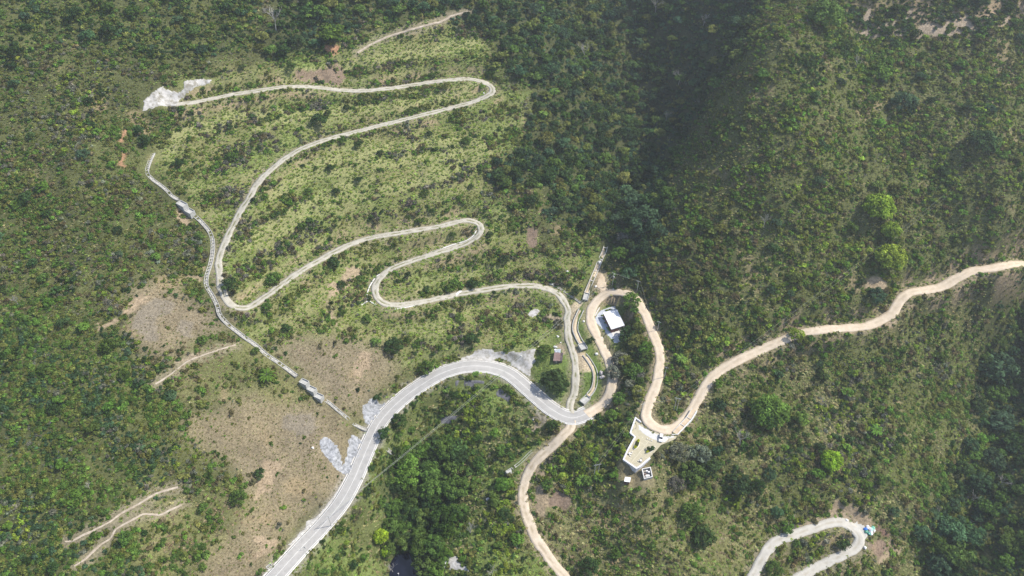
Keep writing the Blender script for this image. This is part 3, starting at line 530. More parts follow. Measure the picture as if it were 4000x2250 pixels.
# ------------------------------------------------------------------ things that keep plants away
NV = (BAREM > 0) & (fbm(gx / 4, gy / 4, 2, 51) < .62)
def keep_out_poly(pix, grow=0):
    global NV
    NV |= inpoly(U_, V_, pix)
def keep_out_line(pix, r):
    uv = spline(pix, 8.0); q = hit(uv[:, 0], uv[:, 1])
    for x, y, z in q:
        i0 = int((x - r - GX[0]) / GS); i1 = int((x + r - GX[0]) / GS) + 2; j0 = int((y - r - GY[0]) / GS); j1 = int((y + r - GY[0]) / GS) + 2
        s_ = (slice(max(i0, 0), i1), slice(max(j0, 0), j1)); NV[s_] |= np.hypot(gx[s_] - x, gy[s_] - y) < r
U_, V_ = project(gx, gy, Z)
for pl in (PLAZA, YARD, SHACK, YARD2, PUMP, POND, SLAB): keep_out_poly(pl)
for o in [o for o in COL.objects if o.name.split('.')[0] in ('stone_facing', 'gravel_verge', 'gravel_yard', 'rock_outcrop')]:
    co = np.empty(len(o.data.vertices) * 3, np.float32); o.data.vertices.foreach_get("co", co); co = co.reshape(-1, 3)
    ii = ((co[:, 0] - GX[0]) / GS + .5).astype(int); jj = ((co[:, 1] - GY[0]) / GS + .5).astype(int); k_ = np.ones(len(ii), bool) if o.name[:4] != 'rock' else np.random.default_rng(5).random(len(ii)) < .2
    NV[ii[k_], jj[k_]] = True
CH_LEFT = crop(0,0,.5176,[(1160,1155),(1130,1220),(1110,1300),(1150,1355),(1210,1400),(1265,1445)]) + crop(0,750,.5176,[(1300,35),(1350,65)])
CH_LEFT2 = crop(0,750,.5176,[(1475,185),(1530,240),(1580,300),(1605,370),(1605,450),(1590,540),(1560,640),(1560,710),(1600,780),(1640,860),(1660,930),(1720,1000),(1820,1080),(1932,1160)]) + crop(1000,750,.5176,[(80,1230),(170,1290),(250,1350),(310,1395)])
CH_LOW = crop(1100,1400,.2761,[(620,590),(740,690),(860,790),(960,870),(1050,950),(1140,1000),(1215,1020)])
CH_RIGHT = crop(1400,1650,.4141,[(222,178),(270,250),(310,300),(330,318)])
CAN_UP = [(2366,963),(2359,986),(2346,1013),(2333,1046),(2321,1074),(2310,1099),(2299,1126),(2291,1146),(2287,1168)]
CAN_MID = [(2271,1210),(2263,1227),(2253,1249),(2247,1271),(2247,1293),(2254,1312),(2265,1334),(2275,1348),(2280,1362)]
CAN_LOW = [(2283,1386),(2301,1410),(2315,1433),(2324,1455),(2326,1479),(2323,1502),(2315,1524),(2298,1546),(2281,1568)]
CH_CULV = crop(1900,1600,.2761,[(690,560),(620,610),(520,710),(440,780),(400,810)])
for l_, r_ in ((CH_LEFT, 2.2), (CH_LEFT + CH_LEFT2[:1], 3.5), (CH_LEFT2, 2.4), (CH_LOW, 2.2), (CH_RIGHT + [(1543,1790),(1560,1818)], 2.6), (CAN_UP, 3.2), (CAN_MID, 3.2), (CAN_LOW, 3.0), (CH_CULV + [(1988,1846)], 2.2), ([(1192,1491),(1220,1516),(1250,1543)], 2.8)): keep_out_line(l_, r_)

# ------------------------------------------------------------------ plant meshes (unit size, shared by copies)
def leaves(name, centers, normals, size, rng, aspect=1.5, val=None):
    n_ = len(centers); nr = normals + rng.normal(0, .55, (n_, 3)); nr /= np.linalg.norm(nr, axis=1)[:, None]
    h = rng.normal(size=(n_, 3)); a = np.cross(nr, h); a /= np.linalg.norm(a, axis=1)[:, None]; b = np.cross(nr, a)
    s_ = (size * rng.uniform(.6, 1.35, n_))[:, None]; a = a * s_ * .5 * aspect; b = b * s_ * .5
    V = np.stack([centers - a * .9, centers - b * .8 + a * .1, centers + a, centers + b * .8 + a * .1], 1).reshape(-1, 3)
    F = np.arange(4 * n_).reshape(n_, 4); me = np_mesh(name, V, F)
    lv = rng.random(n_) if val is None else np.clip(val + rng.uniform(-.25, .25, n_), 0, 1)
    at = me.attributes.new("leafv", 'FLOAT', 'FACE'); at.data.foreach_set("value", lv.astype(np.float32)); return me
def crown_mesh(name, seed, nl, lobes, leaf, flat=.75, spread=.62, low=-.25, lobe_r=(.3, .5), base=.0, dome=False):
    rng = np.random.default_rng(seed); L = []
    for k in range(lobes):
        th = rng.uniform(0, 2 * math.pi); rr = spread * math.sqrt(rng.uniform(0, 1)); L.append((rr * math.cos(th), rr * math.sin(th), (rng.uniform(.25, .8) * (1 - .55 * rr)) * flat * 1.2 + base, rng.uniform(*lobe_r), rng.random()))
    if dome:
        L = []
        for k in range(lobes):
            th = k * 2.39996 + rng.uniform(-.3, .3); cz = 1 - 1.15 * (k + .5) / lobes; sr = math.sqrt(max(0, 1 - cz * cz)) * .74 * rng.uniform(.85, 1.08)
            L.append((sr * math.cos(th), sr * math.sin(th), cz * .62 * rng.uniform(.85, 1.12) + base, rng.uniform(*lobe_r), rng.random()))
    C_, N_, VL = [], [], []
    per = max(4, nl // lobes)
    for x, y, z, r, lv in L:
        d = rng.normal(size=(per, 3)); d /= np.linalg.norm(d, axis=1)[:, None]; d[:, 2] = np.where(d[:, 2] < low, -d[:, 2] * .7, d[:, 2])
        rad_ = r * rng.uniform(.62, 1.06, per)[:, None]
        C_.append(np.array([x, y, z]) + d * rad_ * np.array([1, 1, flat])); N_.append(d + np.array([0, 0, .35])); VL.append(np.full(per, lv))
    return leaves(name, np.concatenate(C_), np.concatenate(N_), leaf, rng, val=np.concatenate(VL))
SHRUB_ME = [crown_mesh("shrub_foliage", 100 + k, 170, 5 + k % 4, .30, flat=.8, lobe_r=(.32, .58)) for k in range(7)]
TREE_ME = [crown_mesh("tree_crown", 200 + k, 950, 15 + 3 * (k % 4), .135, flat=.72, spread=.78, lobe_r=(.2, .36), dome=(k % 2 == 0)) for k in range(7)]
ROUND_ME = [crown_mesh("round_crown", 300 + k, 3000, 34, .10, flat=.95, low=-.5, lobe_r=(.2, .31), dome=True) for k in range(2)]
def twig_mesh(name, seed, nb, thick, tall=1.0, leafy=0):
    rng = random.Random(seed); bm = bmesh.new()
    def br(p, d, L, r, dep):
        q = p + d * L; a = d.orthogonal().normalized(); b = d.cross(a); k = 3 if dep else 4
        A_ = [bm.verts.new(p + (a * math.cos(t) + b * math.sin(t)) * r) for t in [2 * math.pi * i / k for i in range(k)]]
        B_ = [bm.verts.new(q + (a * math.cos(t) + b * math.sin(t)) * r * .55) for t in [2 * math.pi * i / k for i in range(k)]]
        for i in range(k): bm.faces.new((A_[i], A_[(i + 1) % k], B_[(i + 1) % k], B_[i]))
        if dep < 3:
            for j in range(nb - dep):
                e = (d + Vector((rng.uniform(-1, 1), rng.uniform(-1, 1), rng.uniform(-.2, .7))) * .85).normalized()
                br(p + d * L * rng.uniform(.55, 1), e, L * rng.uniform(.55, .8), r * .55, dep + 1)
    br(Vector((0, 0, -.05)), Vector((rng.uniform(-.15, .15), rng.uniform(-.15, .15), 1)).normalized(), .5 * tall, thick, 0)
    me = bpy.data.meshes.new(name); bm.to_mesh(me); bm.free(); return me
TWIG_ME = [twig_mesh("bare_twigs", 400 + k, 5, .05) for k in range(2)]
BARE_ME = [twig_mesh("bare_branches", 410 + k, 5, .032, 1.25) for k in range(3)]
def trunk_mesh(seed):
    rng = random.Random(seed); b = MB(); b.tube([(0, 0, -.15), (.01, .02, .25), (.02, 0, .6)], .055, 6, .035)
    for k in range(5):
        t = 2 * math.pi * k / 5 + rng.uniform(-.4, .4); z0 = rng.uniform(.3, .55); R_ = rng.uniform(.3, .55)
        b.tube([(.015, 0, z0), (R_ * .5 * math.cos(t), R_ * .5 * math.sin(t), z0 + .16), (R_ * math.cos(t), R_ * math.sin(t), z0 + .30)], .026, 4, .01)
    me = bpy.data.meshes.new("trunk"); b.bm.to_mesh(me); b.bm.free(); me.materials.append(M_BARK); return me
TRUNK_ME = [trunk_mesh(500 + k) for k in range(3)]
def tuft_mesh(seed, nb):
    rng = np.random.default_rng(seed); V, F, LV = [], [], []
    for k in range(nb):
        th = rng.uniform(0, 2 * math.pi); r0 = rng.uniform(0, .45); ba = np.array([r0 * math.cos(th * 3), r0 * math.sin(th * 3), -.05]); out = np.array([math.cos(th), math.sin(th), 0]); sd = np.array([-out[1], out[0], 0]) * rng.uniform(.09, .16)
        hh = rng.uniform(.5, 1.05); p1 = ba + out * .18 + np.array([0, 0, hh * .7]); p2 = ba + out * rng.uniform(.45, .8) + np.array([0, 0, hh * rng.uniform(.7, 1)])
        i = len(V); V += [ba - sd, ba + sd, p1 + sd, p1 - sd, p2 + sd * .3, p2 - sd * .3]; F += [(i, i + 1, i + 2, i + 3), (i + 3, i + 2, i + 4, i + 5)]; LV += [rng.random()] * 2
    me = np_mesh("grass_blades", V, F); at = me.attributes.new("leafv", 'FLOAT', 'FACE'); at.data.foreach_set("value", np.array(LV, np.float32)); return me
TUFT_ME = [tuft_mesh(600 + k, 22) for k in range(3)]
def palm_mesh(seed):
    rng = np.random.default_rng(seed); V, F, LV = [], [], []
    for k in range(15):
        th = 2 * math.pi * k / 15 + rng.uniform(-.15, .15); o = np.array([math.cos(th), math.sin(th), 0]); sd = np.array([-o[1], o[0], 0]); lift = rng.uniform(.1, .55); prev = None
        for j in range(7):
            t = j / 6; p = o * t + np.array([0, 0, lift * math.sin(t * 2.4) - .25 * t * t]); wd = .13 * math.sin(.25 + t * 2.7) + .01
            cur = (p - sd * wd - np.array([0, 0, wd * .5]), p, p + sd * wd - np.array([0, 0, wd * .5]))
            i = len(V); V += list(cur)
            if prev is not None: F += [(prev, i, i + 1, prev + 1), (prev + 1, i + 1, i + 2, prev + 2)]; l_ = rng.random(); LV += [l_, l_]
            prev = i
    me = np_mesh("palm_fronds", V, F); at = me.attributes.new("leafv", 'FLOAT', 'FACE'); at.data.foreach_set("value", np.array(LV, np.float32)); return me
PALM_ME = palm_mesh(700)
for me_ in SHRUB_ME + TREE_ME + ROUND_ME + TUFT_ME + [PALM_ME]: me_.materials.append(M_LEAF)
for me_ in TWIG_ME + BARE_ME: me_.materials.append(M_DEAD)

# ------------------------------------------------------------------ tints and planting rules
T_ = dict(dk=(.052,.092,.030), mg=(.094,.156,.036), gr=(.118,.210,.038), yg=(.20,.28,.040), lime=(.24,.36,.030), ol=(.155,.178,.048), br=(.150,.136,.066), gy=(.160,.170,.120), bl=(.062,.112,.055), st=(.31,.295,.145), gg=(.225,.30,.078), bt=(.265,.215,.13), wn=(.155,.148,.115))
CNAME = dict(dk='dark green', mg='mid green', gr='fresh green', yg='yellow green', lime='lime green', ol='olive', br='brownish', gy='grey leaved', bl='bluish green', st='straw coloured', gg='grass green', bt='dry brown', wn='grey brown')
# zone: tree/m2, tree r, tree palette, shrub/m2, shrub r, shrub palette, clump strength, grass/m2, grass r, grass palette
RULE = dict(
 mixed=(.001,(2.5,4),'dk mg ol', .30,(.7,2.2),'ol mg gr ol br gy',.5, .40,(.6,1.1),'gg ol st'),
 left=(.0010,(2.0,3.6),'dk mg gr bl', .50,(.55,1.9),'ol mg ol gr mg br ol gy dk yg',.4, .68,(.45,.95),'ol ol gg ol st ol'),
 leftlow=(.0015,(2,3.2),'mg gr dk', .74,(.7,2.0),'mg ol gr mg ol dk bl gy yg',.1, .40,(.5,.95),'ol gg ol'),
 leftgap=(.0002,(2,3),'mg', .20,(.6,1.8),'ol mg gr ol br bt',.8, .50,(.5,1.0),'st gg ol bt'),
 topleft=(.005,(2.2,4.5),'dk mg bl mg', .42,(.8,2.4),'mg ol dk mg ol bl gr',.3, .30,(.6,1.0),'ol gg'),
 right=(.0020,(2.0,4.0),'dk mg bl ol gr', .44,(.65,2.2),'ol mg ol gr br ol yg gr ol mg dk',.35, .62,(.5,1.0),'ol ol gg ol st'),
 rightlow=(.0018,(2.0,3.8),'mg dk bl gr', .34,(.6,2.1),'mg ol gr ol mg br dk gy yg',.45, .80,(.5,1.05),'ol gg ol st'),
 rows=(.0006,(2,3.2),'mg', .24,(.6,1.7),'mg ol gr br ol',.8, .55,(.6,1.1),'gg st ol bt st'),
 centre=(.0011,(1.8,3.2),'dk mg', .20,(.6,1.9),'ol mg ol mg gr br wn dk gy',1.0, .62,(.6,1.15),'gg gg st yg gg ol'),
 gully=(.034,(2.2,5.2),'dk bl dk mg dk bl ol', .30,(.9,2.4),'dk mg bl ol',.2, .0,(.8,1.2),'ol'),  # dark forest tints, also standing in for cloud shade over the gully
 olive=(.008,(2.0,3.4),'ol br mg ol', .46,(.9,2.3),'ol br mg ol ol dk',.15, .06,(.7,1.1),'ol'),
 plantation=(.004,(2.4,4.2),'dk mg', .55,(.7,2.0),'mg ol dk bl gr ol',.6, .20,(.6,1.0),'ol st'),
 ravine=(.016,(2.3,4.8),'dk bl mg dk gr mg', .36,(.9,2.4),'mg dk ol bl gr',.3, .08,(.8,1.2),'ol'),
 below=(.0035,(2.0,3.6),'mg dk gr', .36,(.7,2.0),'mg gr ol mg ol dk yg',.5, .50,(.6,1.2),'gg gg ol st'),
 pondwood=(.022,(3.0,5.2),'mg dk mg gr', .30,(1.0,2.4),'mg dk gr',.1, .0,(.8,1.2),'ol'),
 dry=(.0,(2,3),'mg', .010,(.5,1.4),'mg ol gr dk',.6, .60,(.3,.6),'bt ol st bt ol'),
 drygreen=(.0003,(2,3),'mg', .16,(.5,1.6),'ol mg ol br gr',.8, .55,(.4,.85),'ol st gg bt'),
 verge=(.0003,(1.8,2.6),'dk', .018,(.6,1.4),'mg gr',.8, .50,(.35,.65),'gr gg gg'),
 eastwood=(.020,(2.4,4.2),'mg dk ol bl gy', .34,(.8,2.0),'mg ol dk gy gr',.3, .10,(.8,1.2),'ol'),
 south=(.009,(2.2,3.8),'mg ol dk gr', .40,(.8,2.1),'mg ol gr ol dk yg',.3, .20,(.7,1.1),'ol gg'),
 mown=(.0,(2,3),'mg', .0,(.6,1.0),'mg',.5, .10,(.2,.35),'bt st'))
ZNAME = dict(mixed='the open hillside', left='the scrubby left hillside', leftlow='the dense lower left scrub', leftgap='the straw slope beside the paths', topleft='the upper left scrub', right='the right hillside', rightlow='the lower right slope', rows='the brownish slope south of the terrace', centre='the grassy switchback slope', gully='the shaded gully', olive='the olive scrub above the dirt road', plantation='the cultivated top right slope', ravine='the right hand ravine', below='the green bank below the paved road', pondwood='the wood above the pond', dry='the dry grass slope', drygreen='the grass beside the stepped chute', verge='the green verge by the canal', eastwood='the wood between dirt road bends', south='the bank south of the junction', mown='the mown knoll')
def sample_zone(x, y):
    rj = np.random.default_rng(len(x)); xo, yo = x, y; x = x + rj.normal(0, 2.6, len(x)); y = y + rj.normal(0, 2.6, len(y))
    io = np.clip(((xo - GX[0]) / GS + .5).astype(int), 0, len(GX) - 1); jo = np.clip(((yo - GY[0]) / GS + .5).astype(int), 0, len(GY) - 1)
    i = np.clip(((x - GX[0]) / GS + .5).astype(int), 0, len(GX) - 1); j = np.clip(((y - GY[0]) / GS + .5).astype(int), 0, len(GY) - 1)
    hard = np.isin(ZM[io, jo], [KINDS.index(k) for k in ('mown', 'verge')]) | np.isin(ZM[i, j], [KINDS.index(k) for k in ('gully', 'pondwood', 'eastwood')])
    return np.where(hard, ZM[io, jo], ZM[i, j]), NV[io, jo], RD[io, jo]
def candidates(dens, seed):
    rng = np.random.default_rng(seed); x0, x1, y0, y1 = -420, 420, 118, 600
    n_ = int((x1 - x0) * (y1 - y0) * dens); x = rng.uniform(x0, x1, n_); y = rng.uniform(y0, y1, n_); z = zt(x, y)
    u, v = project(x, y, z); k = (u > -450) & (u < 4450) & (v > -260) & (v < 2560); return x[k], y[k], z[k], u[k], v[k], rng
GROWN = []
def hides(x, y, z, g=22):
    u, v = project(x, y, z); r = np.zeros(np.shape(u), bool)
    for pl in (POND, PLAZA, YARD, SHACK, YARD2, PUMP):
        for k in range(0, 8): r |= inpoly(u + g * math.cos(k * math.pi / 4), v + g * math.sin(k * math.pi / 4), pl)
        r |= inpoly(u, v, pl)
    return r
def arr(ix): return np.array([RULE[k][ix] for k in KINDS], float)
TREES = []      # x, y, z, r, tint key, zone
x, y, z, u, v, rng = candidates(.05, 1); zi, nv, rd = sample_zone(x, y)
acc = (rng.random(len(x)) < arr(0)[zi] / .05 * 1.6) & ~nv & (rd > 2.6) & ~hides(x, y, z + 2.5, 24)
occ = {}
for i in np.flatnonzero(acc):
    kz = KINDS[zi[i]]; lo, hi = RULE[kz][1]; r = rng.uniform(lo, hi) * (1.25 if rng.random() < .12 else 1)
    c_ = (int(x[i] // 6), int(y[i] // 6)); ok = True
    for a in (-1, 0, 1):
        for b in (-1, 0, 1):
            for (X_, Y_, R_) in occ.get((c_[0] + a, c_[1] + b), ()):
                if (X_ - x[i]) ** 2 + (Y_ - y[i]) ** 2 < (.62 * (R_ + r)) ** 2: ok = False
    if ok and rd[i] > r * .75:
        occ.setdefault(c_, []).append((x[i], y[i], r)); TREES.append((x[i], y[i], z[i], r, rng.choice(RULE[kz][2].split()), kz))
x, y, z, u, v, rng = candidates(.85, 2); zi, nv, rd = sample_zone(x, y)
cl = fbm(x / 9, y / 9, 3, 61); bd = bil(BAND * CENM, GX[0], GY[0], GS, x, y); cs = arr(6)[zi] + .08; big = fbm(x / 30, y / 30, 3, 63); cl = cl + .3 * (big - .5); mot = fbm(x / 18, y / 18, 3, 64); pr = arr(3)[zi] / .85 * np.clip(1 + cs * (cl - .5) * 5.0 + 1.7 * bd, 0, 3.0)
bnd = bil(BN, GX[0], GY[0], GS, x, y); pr = np.where(bnd < 2.4, pr * .12, np.where((bnd > 3) & (bnd < 6), pr * 1.5, pr))
acc = (rng.random(len(x)) < pr) & ~nv & (rd > 1.2) & ~hides(x, y, z + .8, 7)
SH = []
for i in np.flatnonzero(acc):
    kz = KINDS[zi[i]]; lo, hi = RULE[kz][4]; r = (lo + (hi - lo) * rng.random() ** 2.2) * (.8 + .45 * float(np.clip((cl[i] - .3) / .4, 0, 1)))
    if rd[i] < r * .75: continue
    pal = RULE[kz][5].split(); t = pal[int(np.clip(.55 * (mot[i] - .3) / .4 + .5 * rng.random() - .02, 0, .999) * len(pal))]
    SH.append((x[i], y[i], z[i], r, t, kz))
x, y, z, u, v, rng = candidates(.95, 3); zi, nv, rd = sample_zone(x, y)
gcl = fbm(x / 16, y / 16, 3, 62); gbd = bil(BAND * CENM - 1.4 * (BN < 2.6), GX[0], GY[0], GS, x, y)
acc = (rng.random(len(x)) < arr(7)[zi] / .95) & ~nv & (rd > .0)
GRS = []
for i in np.flatnonzero(acc):
    kz = KINDS[zi[i]]; lo, hi = RULE[kz][8]; r = rng.uniform(lo, hi); pal = RULE[kz][9].split()
    t = pal[int(np.clip((gcl[i] - .3) / .4 + rng.normal(0, .22), 0, .999) * len(pal))]; t = ('yg' if rng.random() < .35 else 'gg') if kz == 'centre' and gbd[i] < -.35 and rng.random() < .8 else t; GRS.append((x[i], y[i], z[i], r, t, kz))
def tint(t, rng, zn=None, amt=.22):
    c = np.array(T_[t]) * math.exp(rng.normal(0, amt)); c = c * np.exp(rng.normal(0, .045, 3)); return tuple(float(q) for q in np.clip(c, .004, .6))

# ------------------------------------------------------------------ individual trees and shrubs
def pxr(x, y, z, r): return r * FPX / math.sqrt(x * x + y * y + (z - CAM_H) ** 2)
rt = np.random.default_rng(77)
def tree(kind, loc, r, h, col, label, group=None, me=None, cat='tree', trunk=True, flat=1.0, crown='crown', bark=None):
    root = empty(kind, loc, rt.uniform(0, 6.28)); tag(root, label, cat, group)
    me = me or TREE_ME[rt.integers(len(TREE_ME))]
    c = link(crown, me, None, root); c.scale = (r, r, r * flat); c.location = (0, 0, h); c.color = (*col, 1)
    if trunk:
        t = link('trunk', TRUNK_ME[rt.integers(3)], None, root); t.scale = (r * .9, r * .9, (h + r * .35) / .75)
        if bark: t.data = t.data.copy(); t.data.materials[0] = bark
    return root
def stand(u, v, hpx_center):      # ground point whose point hpx metres higher shows at (u, v)
    g = P(u, v)
    for k in range(4):
        pu, pv = project(g.x, g.y, g.z + hpx_center); g = P(u + (u - pu) * 0 + (P and 0), min(v + (v - float(pv)) + (project(g.x, g.y, g.z)[1] - v) * 1.0, 2700))
    return g
SPECIAL = [ # u, v, crown radius in photo px, tint, mesh kind, label
 (3420,812,54,'yg','round','large rounded yellow green tree, uppermost of three in a line on the right hillside'),
 (3472,900,34,'yg','round','small flattened yellow green tree, middle of three in a line on the right hillside'),
 (3466,1003,50,'yg','round','broad yellow green tree, lowest of three in a line on the right hillside'),
 (3240,1792,38,'lime','round','compact bright lime green tree alone on the lower right slope'),
 (2998,1600,64,'gr','round','very large dense green tree on the slope right of the dirt road bend'),
 (1962,1886,27,'gr','round','rounded leafy green tree below the broken culvert box'),
 (1490,2088,28,'lime','round','lime green tree left of the dark wood, upper of a pair'),
 (1506,2148,22,'lime','round','smaller lime green tree above the pond, lower of a pair'),
 (548,508,22,'dk','tree','dark tree above the top of the stepped chute, upper of a pair'),
 (572,545,26,'dk','tree','dark tree above the top of the stepped chute, lower of a pair'),
 (1254,468,34,'dk','tree','tall dark tree between the two upper switchbacks'),
 (905,1108,34,'dk','tree','dark leafy tree inside the left hairpin of the gravel track'),
 (1304,1022,26,'dk','tree','dark rounded tree below the middle switchback, beside a soil scarp'),
 (1070,1082,28,'mg','tree','dark bush-like tree below the long left run of the track'),
 (1853,1312,32,'dk','tree','dark conical tree above the grey gravel yard'),
 (1762,1118,24,'mg','tree','round dark tree above the white culvert slab, left of a pair'),
 (1846,1106,24,'dk','tree','round dark tree above the white culvert slab, right of a pair'),
 (1540,1342,36,'dk','tree','spreading dark tree at the head of the dry slope'),
 (1666,1428,30,'mg','tree','green tree at the edge of the bend of the paved road'),
 (2455,1062,32,'bl','tree','dark blue green tree behind the utility pole at the dirt road bend'),
 (2466,1164,34,'gr','tree','bright green tree overhanging the dirt road bend behind the house'),
 (2478,1206,16,'gr','tree','fresh green tree leaning over the lawn behind the white roof'),
 (2455,1302,40,'dk','tree','large dark tree beside the front right corner of the white roofed house'),
 (2420,1395,34,'gy','tree','grey brown thinly leaved tree over the dirt road below the courtyard'),
 (2398,1450,34,'gy','tree','grey twiggy tree casting shade across the dirt road'),
 (2470,1440,36,'mg','tree','green tree in the middle of the wood between the dirt road bends'),
 (2520,1350,26,'gr','tree','light green tree beside the right dirt road leg'),
 (2128,1360,24,'mg','tree','dark tree left of the rusty roofed shack, upper one'),
 (2120,1390,22,'mg','tree','dark tree left of the rusty roofed shack, lower one'),
 (2160,1470,46,'dk','tree','wide dark tree on the bank between the shack and the paved road'),
 (2190,1500,34,'dk','tree','dark tree low on the bank beside the junction'),
 (2250,1130,22,'dk','tree','dark tree left of the canal end box'),
 (2306,1326,18,'dk','tree','small dark tree between the canal and the dirt road'),
 (2520,850,66,'bl','tree','large pale blue green spreading tree in the gully mouth'),
 (2432,928,30,'wn','tree','slender grey tree with a tall bare trunk at the gully mouth'),
 (1295,130,52,'gr','tree','large light green tree above the red scarp'),
 (3210,70,56,'mg','round','large dark tree standing in the bare plantation at top right'),
 (3430,280,40,'gr','tree','bright green crowned tree upper right with deep shadow'),
 (3520,400,46,'bl','tree','pale blue green tree in the middle of the right hillside'),
 (3830,550,48,'dk','tree','large dark tree near the right edge above the dirt road'),
 (3416,1146,34,'bl','tree','blue green tree just above the dirt road on the right'),
 (3108,1304,28,'yg','tree','yellow green tree leaning over the dirt road'),
 (3870,1420,66,'bl','tree','wide pale grey green tree at the head of the right ravine'),
 (2735,1760,44,'gy','tree','grey leafless looking tree overhanging the terrace edge'),
 (2650,1755,38,'gy','tree','grey green tree hiding the right corner of the terrace'),
 (2700,1830,46,'mg','tree','green and grey tree below the right side of the terrace'),
 (2770,1820,46,'dk','tree','dark tree on the slope right of the terrace'),
 (2640,1880,30,'wn','tree','brownish tree right of the fenced transformer yard'),
 (2880,1880,46,'dk','tree','dark tree in the hollow right of the mown knoll'),
 (2700,1990,44,'mg','tree','broad green tree on the slope below the mown knoll'),
 (2740,2080,44,'dk','tree','dark green tree low on the slope right of the brownish rows'),
 (3290,2120,24,'dk','tree','dark tree inside the grey gravel loop'),
 (3070,2055,24,'gr','tree','fresh green tree left of the soil scarp of the gravel loop'),
 (3020,2215,32,'mg','tree','dark green tree inside the lower end of the gravel loop'),
 (2300,2200,34,'dk','tree','dark green tree at the lower edge right of the pale dirt road'),
 (1476,1545,20,'dk','tree','dark tree standing on top of the grey stone facing'),
 (1502,1690,28,'dk','tree','dark tree touching the right edge of the paved road'),
 (1560,1635,32,'dk','tree','dark bush-like tree right of the paved road bend'),
 (1015,1845,24,'dk','tree','dark tree by itself on the dry slope left of the paved road'),
 (935,1935,30,'mg','tree','green bushy tree at the edge of the dry slope'),
]
for cu, cv, cr in [(1560,1775,42),(1640,1745,46),(1730,1735,46),(1790,1740,42),(1590,1850,50),(1680,1830,50),(1775,1810,48),(1600,1925,40),(1690,1905,54),(1780,1900,54),(1545,1965,30),(1650,2010,44),(1735,2010,56),(1795,1995,40),(1560,2060,34),(1640,2115,52),(1700,2120,44),(1590,2115,36),(1660,2200,44),(1700,2220,36),(1740,2155,30)]:
    TREES.append((cu, cv, None, cr, rt.choice(['mg', 'mg', 'dk', 'gr', 'mg']), 'pondwood'))
for cu, cv, cr in [(3700,2060,50),(3640,2120,46),(3720,2150,56),(3660,2200,50),(3740,2220,44),(3590,2080,34),(3780,2080,44),(3850,1980,40),(3820,1880,40),(3870,1780,40),(3900,1640,44),(3950,1720,40),(3880,1530,40)]:
    TREES.append((cu, cv, None, cr, rt.choice(['dk', 'bl', 'mg', 'bl']), 'ravine'))
T2_ = []
for (a, b, c, r, t, kz) in TREES:
    if c is None:
        g = P(a, b); d = (g - Vector((0, 0, CAM_H))).length; rw = r * d / FPX; g = P(a, b + .55 * r); T2_.append((g.x, g.y, g.z, rw, t, kz))
    else: T2_.append((a, b, c, r, t, kz))
TREES = T2_
for (u_, v_, r_, t, kd, lab) in SPECIAL:
    g = P(u_, v_); d = (g - Vector((0, 0, CAM_H))).length; rw = r_ * d / FPX; g = P(u_, v_ + .62 * r_)
    rw *= 1.12; tree('round_tree' if kd == 'round' else 'broadleaf_tree', g, rw, rw * (.6 if kd == 'round' else .4), tuple(1.3 * q_ for q_ in tint(t, rt, amt=.04)) if kd == 'round' else tint(t, rt, amt=.04), lab, me=ROUND_ME[rt.integers(2)] if kd == 'round' else None)
def spec_near(x, y, r): return False
EXTRA = [ # bare trees and palms: u, v (foot), height px, label
 ('bare', 1078, 118, 74, 'pale leafless tree among dark forest at the top left of the gully'), ('bare', 2284, 235, 62, 'pale leafless tree standing in the dark upper gully'), ('bare', 2745, 110, 50, 'grey leafless tree high in the gully, right side'), ('bare', 2560, 50, 50, 'grey leafless tree at the very top of the gully'),
 ('bare', 2648, 340, 54, 'thin white stemmed tree deep in the gully'), ('bare', 2600, 480, 46, 'white branched dead tree at the bottom of the gully'), ('bare', 1838, 2085, 58, 'white leafless tree with forked branches right of the pond wood'), ('bare', 1535, 2235, 50, 'bare grey tree at the left edge of the pond'),
 ('bare', 1925, 2245, 44, 'bare grey tree at the bottom edge right of the rubble slab'), ('bare', 2888, 1742, 76, 'tall bare whitish tree right of the terrace'), ('bare', 3905, 1895, 44, 'white dead tree in the right ravine'), ('bare', 3790, 1960, 42, 'leaning dead tree below the white one in the ravine'), ('bare', 2495, 1545, 34, 'bare twiggy tree at the left edge of the right dirt road leg'), ('bare', 2985, 880, 44, 'grey leafless tree in the olive scrub'), ('bare', 3205, 1590, 40, 'thin pale dead tree on the lower right slope'),
 ('bare', 3340, 265, 44, 'grey twiggy tree on the upper right hillside'), ('bare', 75, 1195, 40, 'white dead tree in the dense scrub at the left edge'), ('bare', 352, 1912, 34, 'grey dead bush above the upper footpath'),
 ('palm', 1047, 1480, 34, 'spreading green palm beside the stepped chute'), ('palm', 2660, 1412, 26, 'small palm right of the dirt road leg'), ('palm', 2270, 1885, 26, 'low palm on the slope left of the mown knoll'), ('palm', 3417, 1690, 26, 'green palm on the lower right slope'), ('palm', 2165, 370, 24, 'pale palm at the edge of the shaded gully'), ('palm', 2120, 455, 22, 'yellowish palm below the other gully palm'), ('palm', 1215, 70, 22, 'palm among the dark trees above the switchbacks')]
for kd, u_, v_, hp, lab in EXTRA:
    g = P(u_, v_); d = (g - Vector((0, 0, CAM_H))).length; hw = hp * d / FPX / .75
    if kd == 'bare':
        o = link('bare_tree', BARE_ME[rt.integers(3)], None, None, g); o.scale = (hw * .75, hw * .75, hw * .72); o.rotation_euler = (0, 0, rt.uniform(0, 6)); tag(o, lab, 'tree')
    else:
        tree('palm_tree', g, hw * .75, hw * .5, tint('gr', rt, amt=.1), lab, me=PALM_ME, crown='fronds')
NSPEC = len(SPECIAL) + len(EXTRA)
def visible(t): u, v = project(t[0], t[1], t[2]); return -60 < u < 4060 and -60 < v < 2330
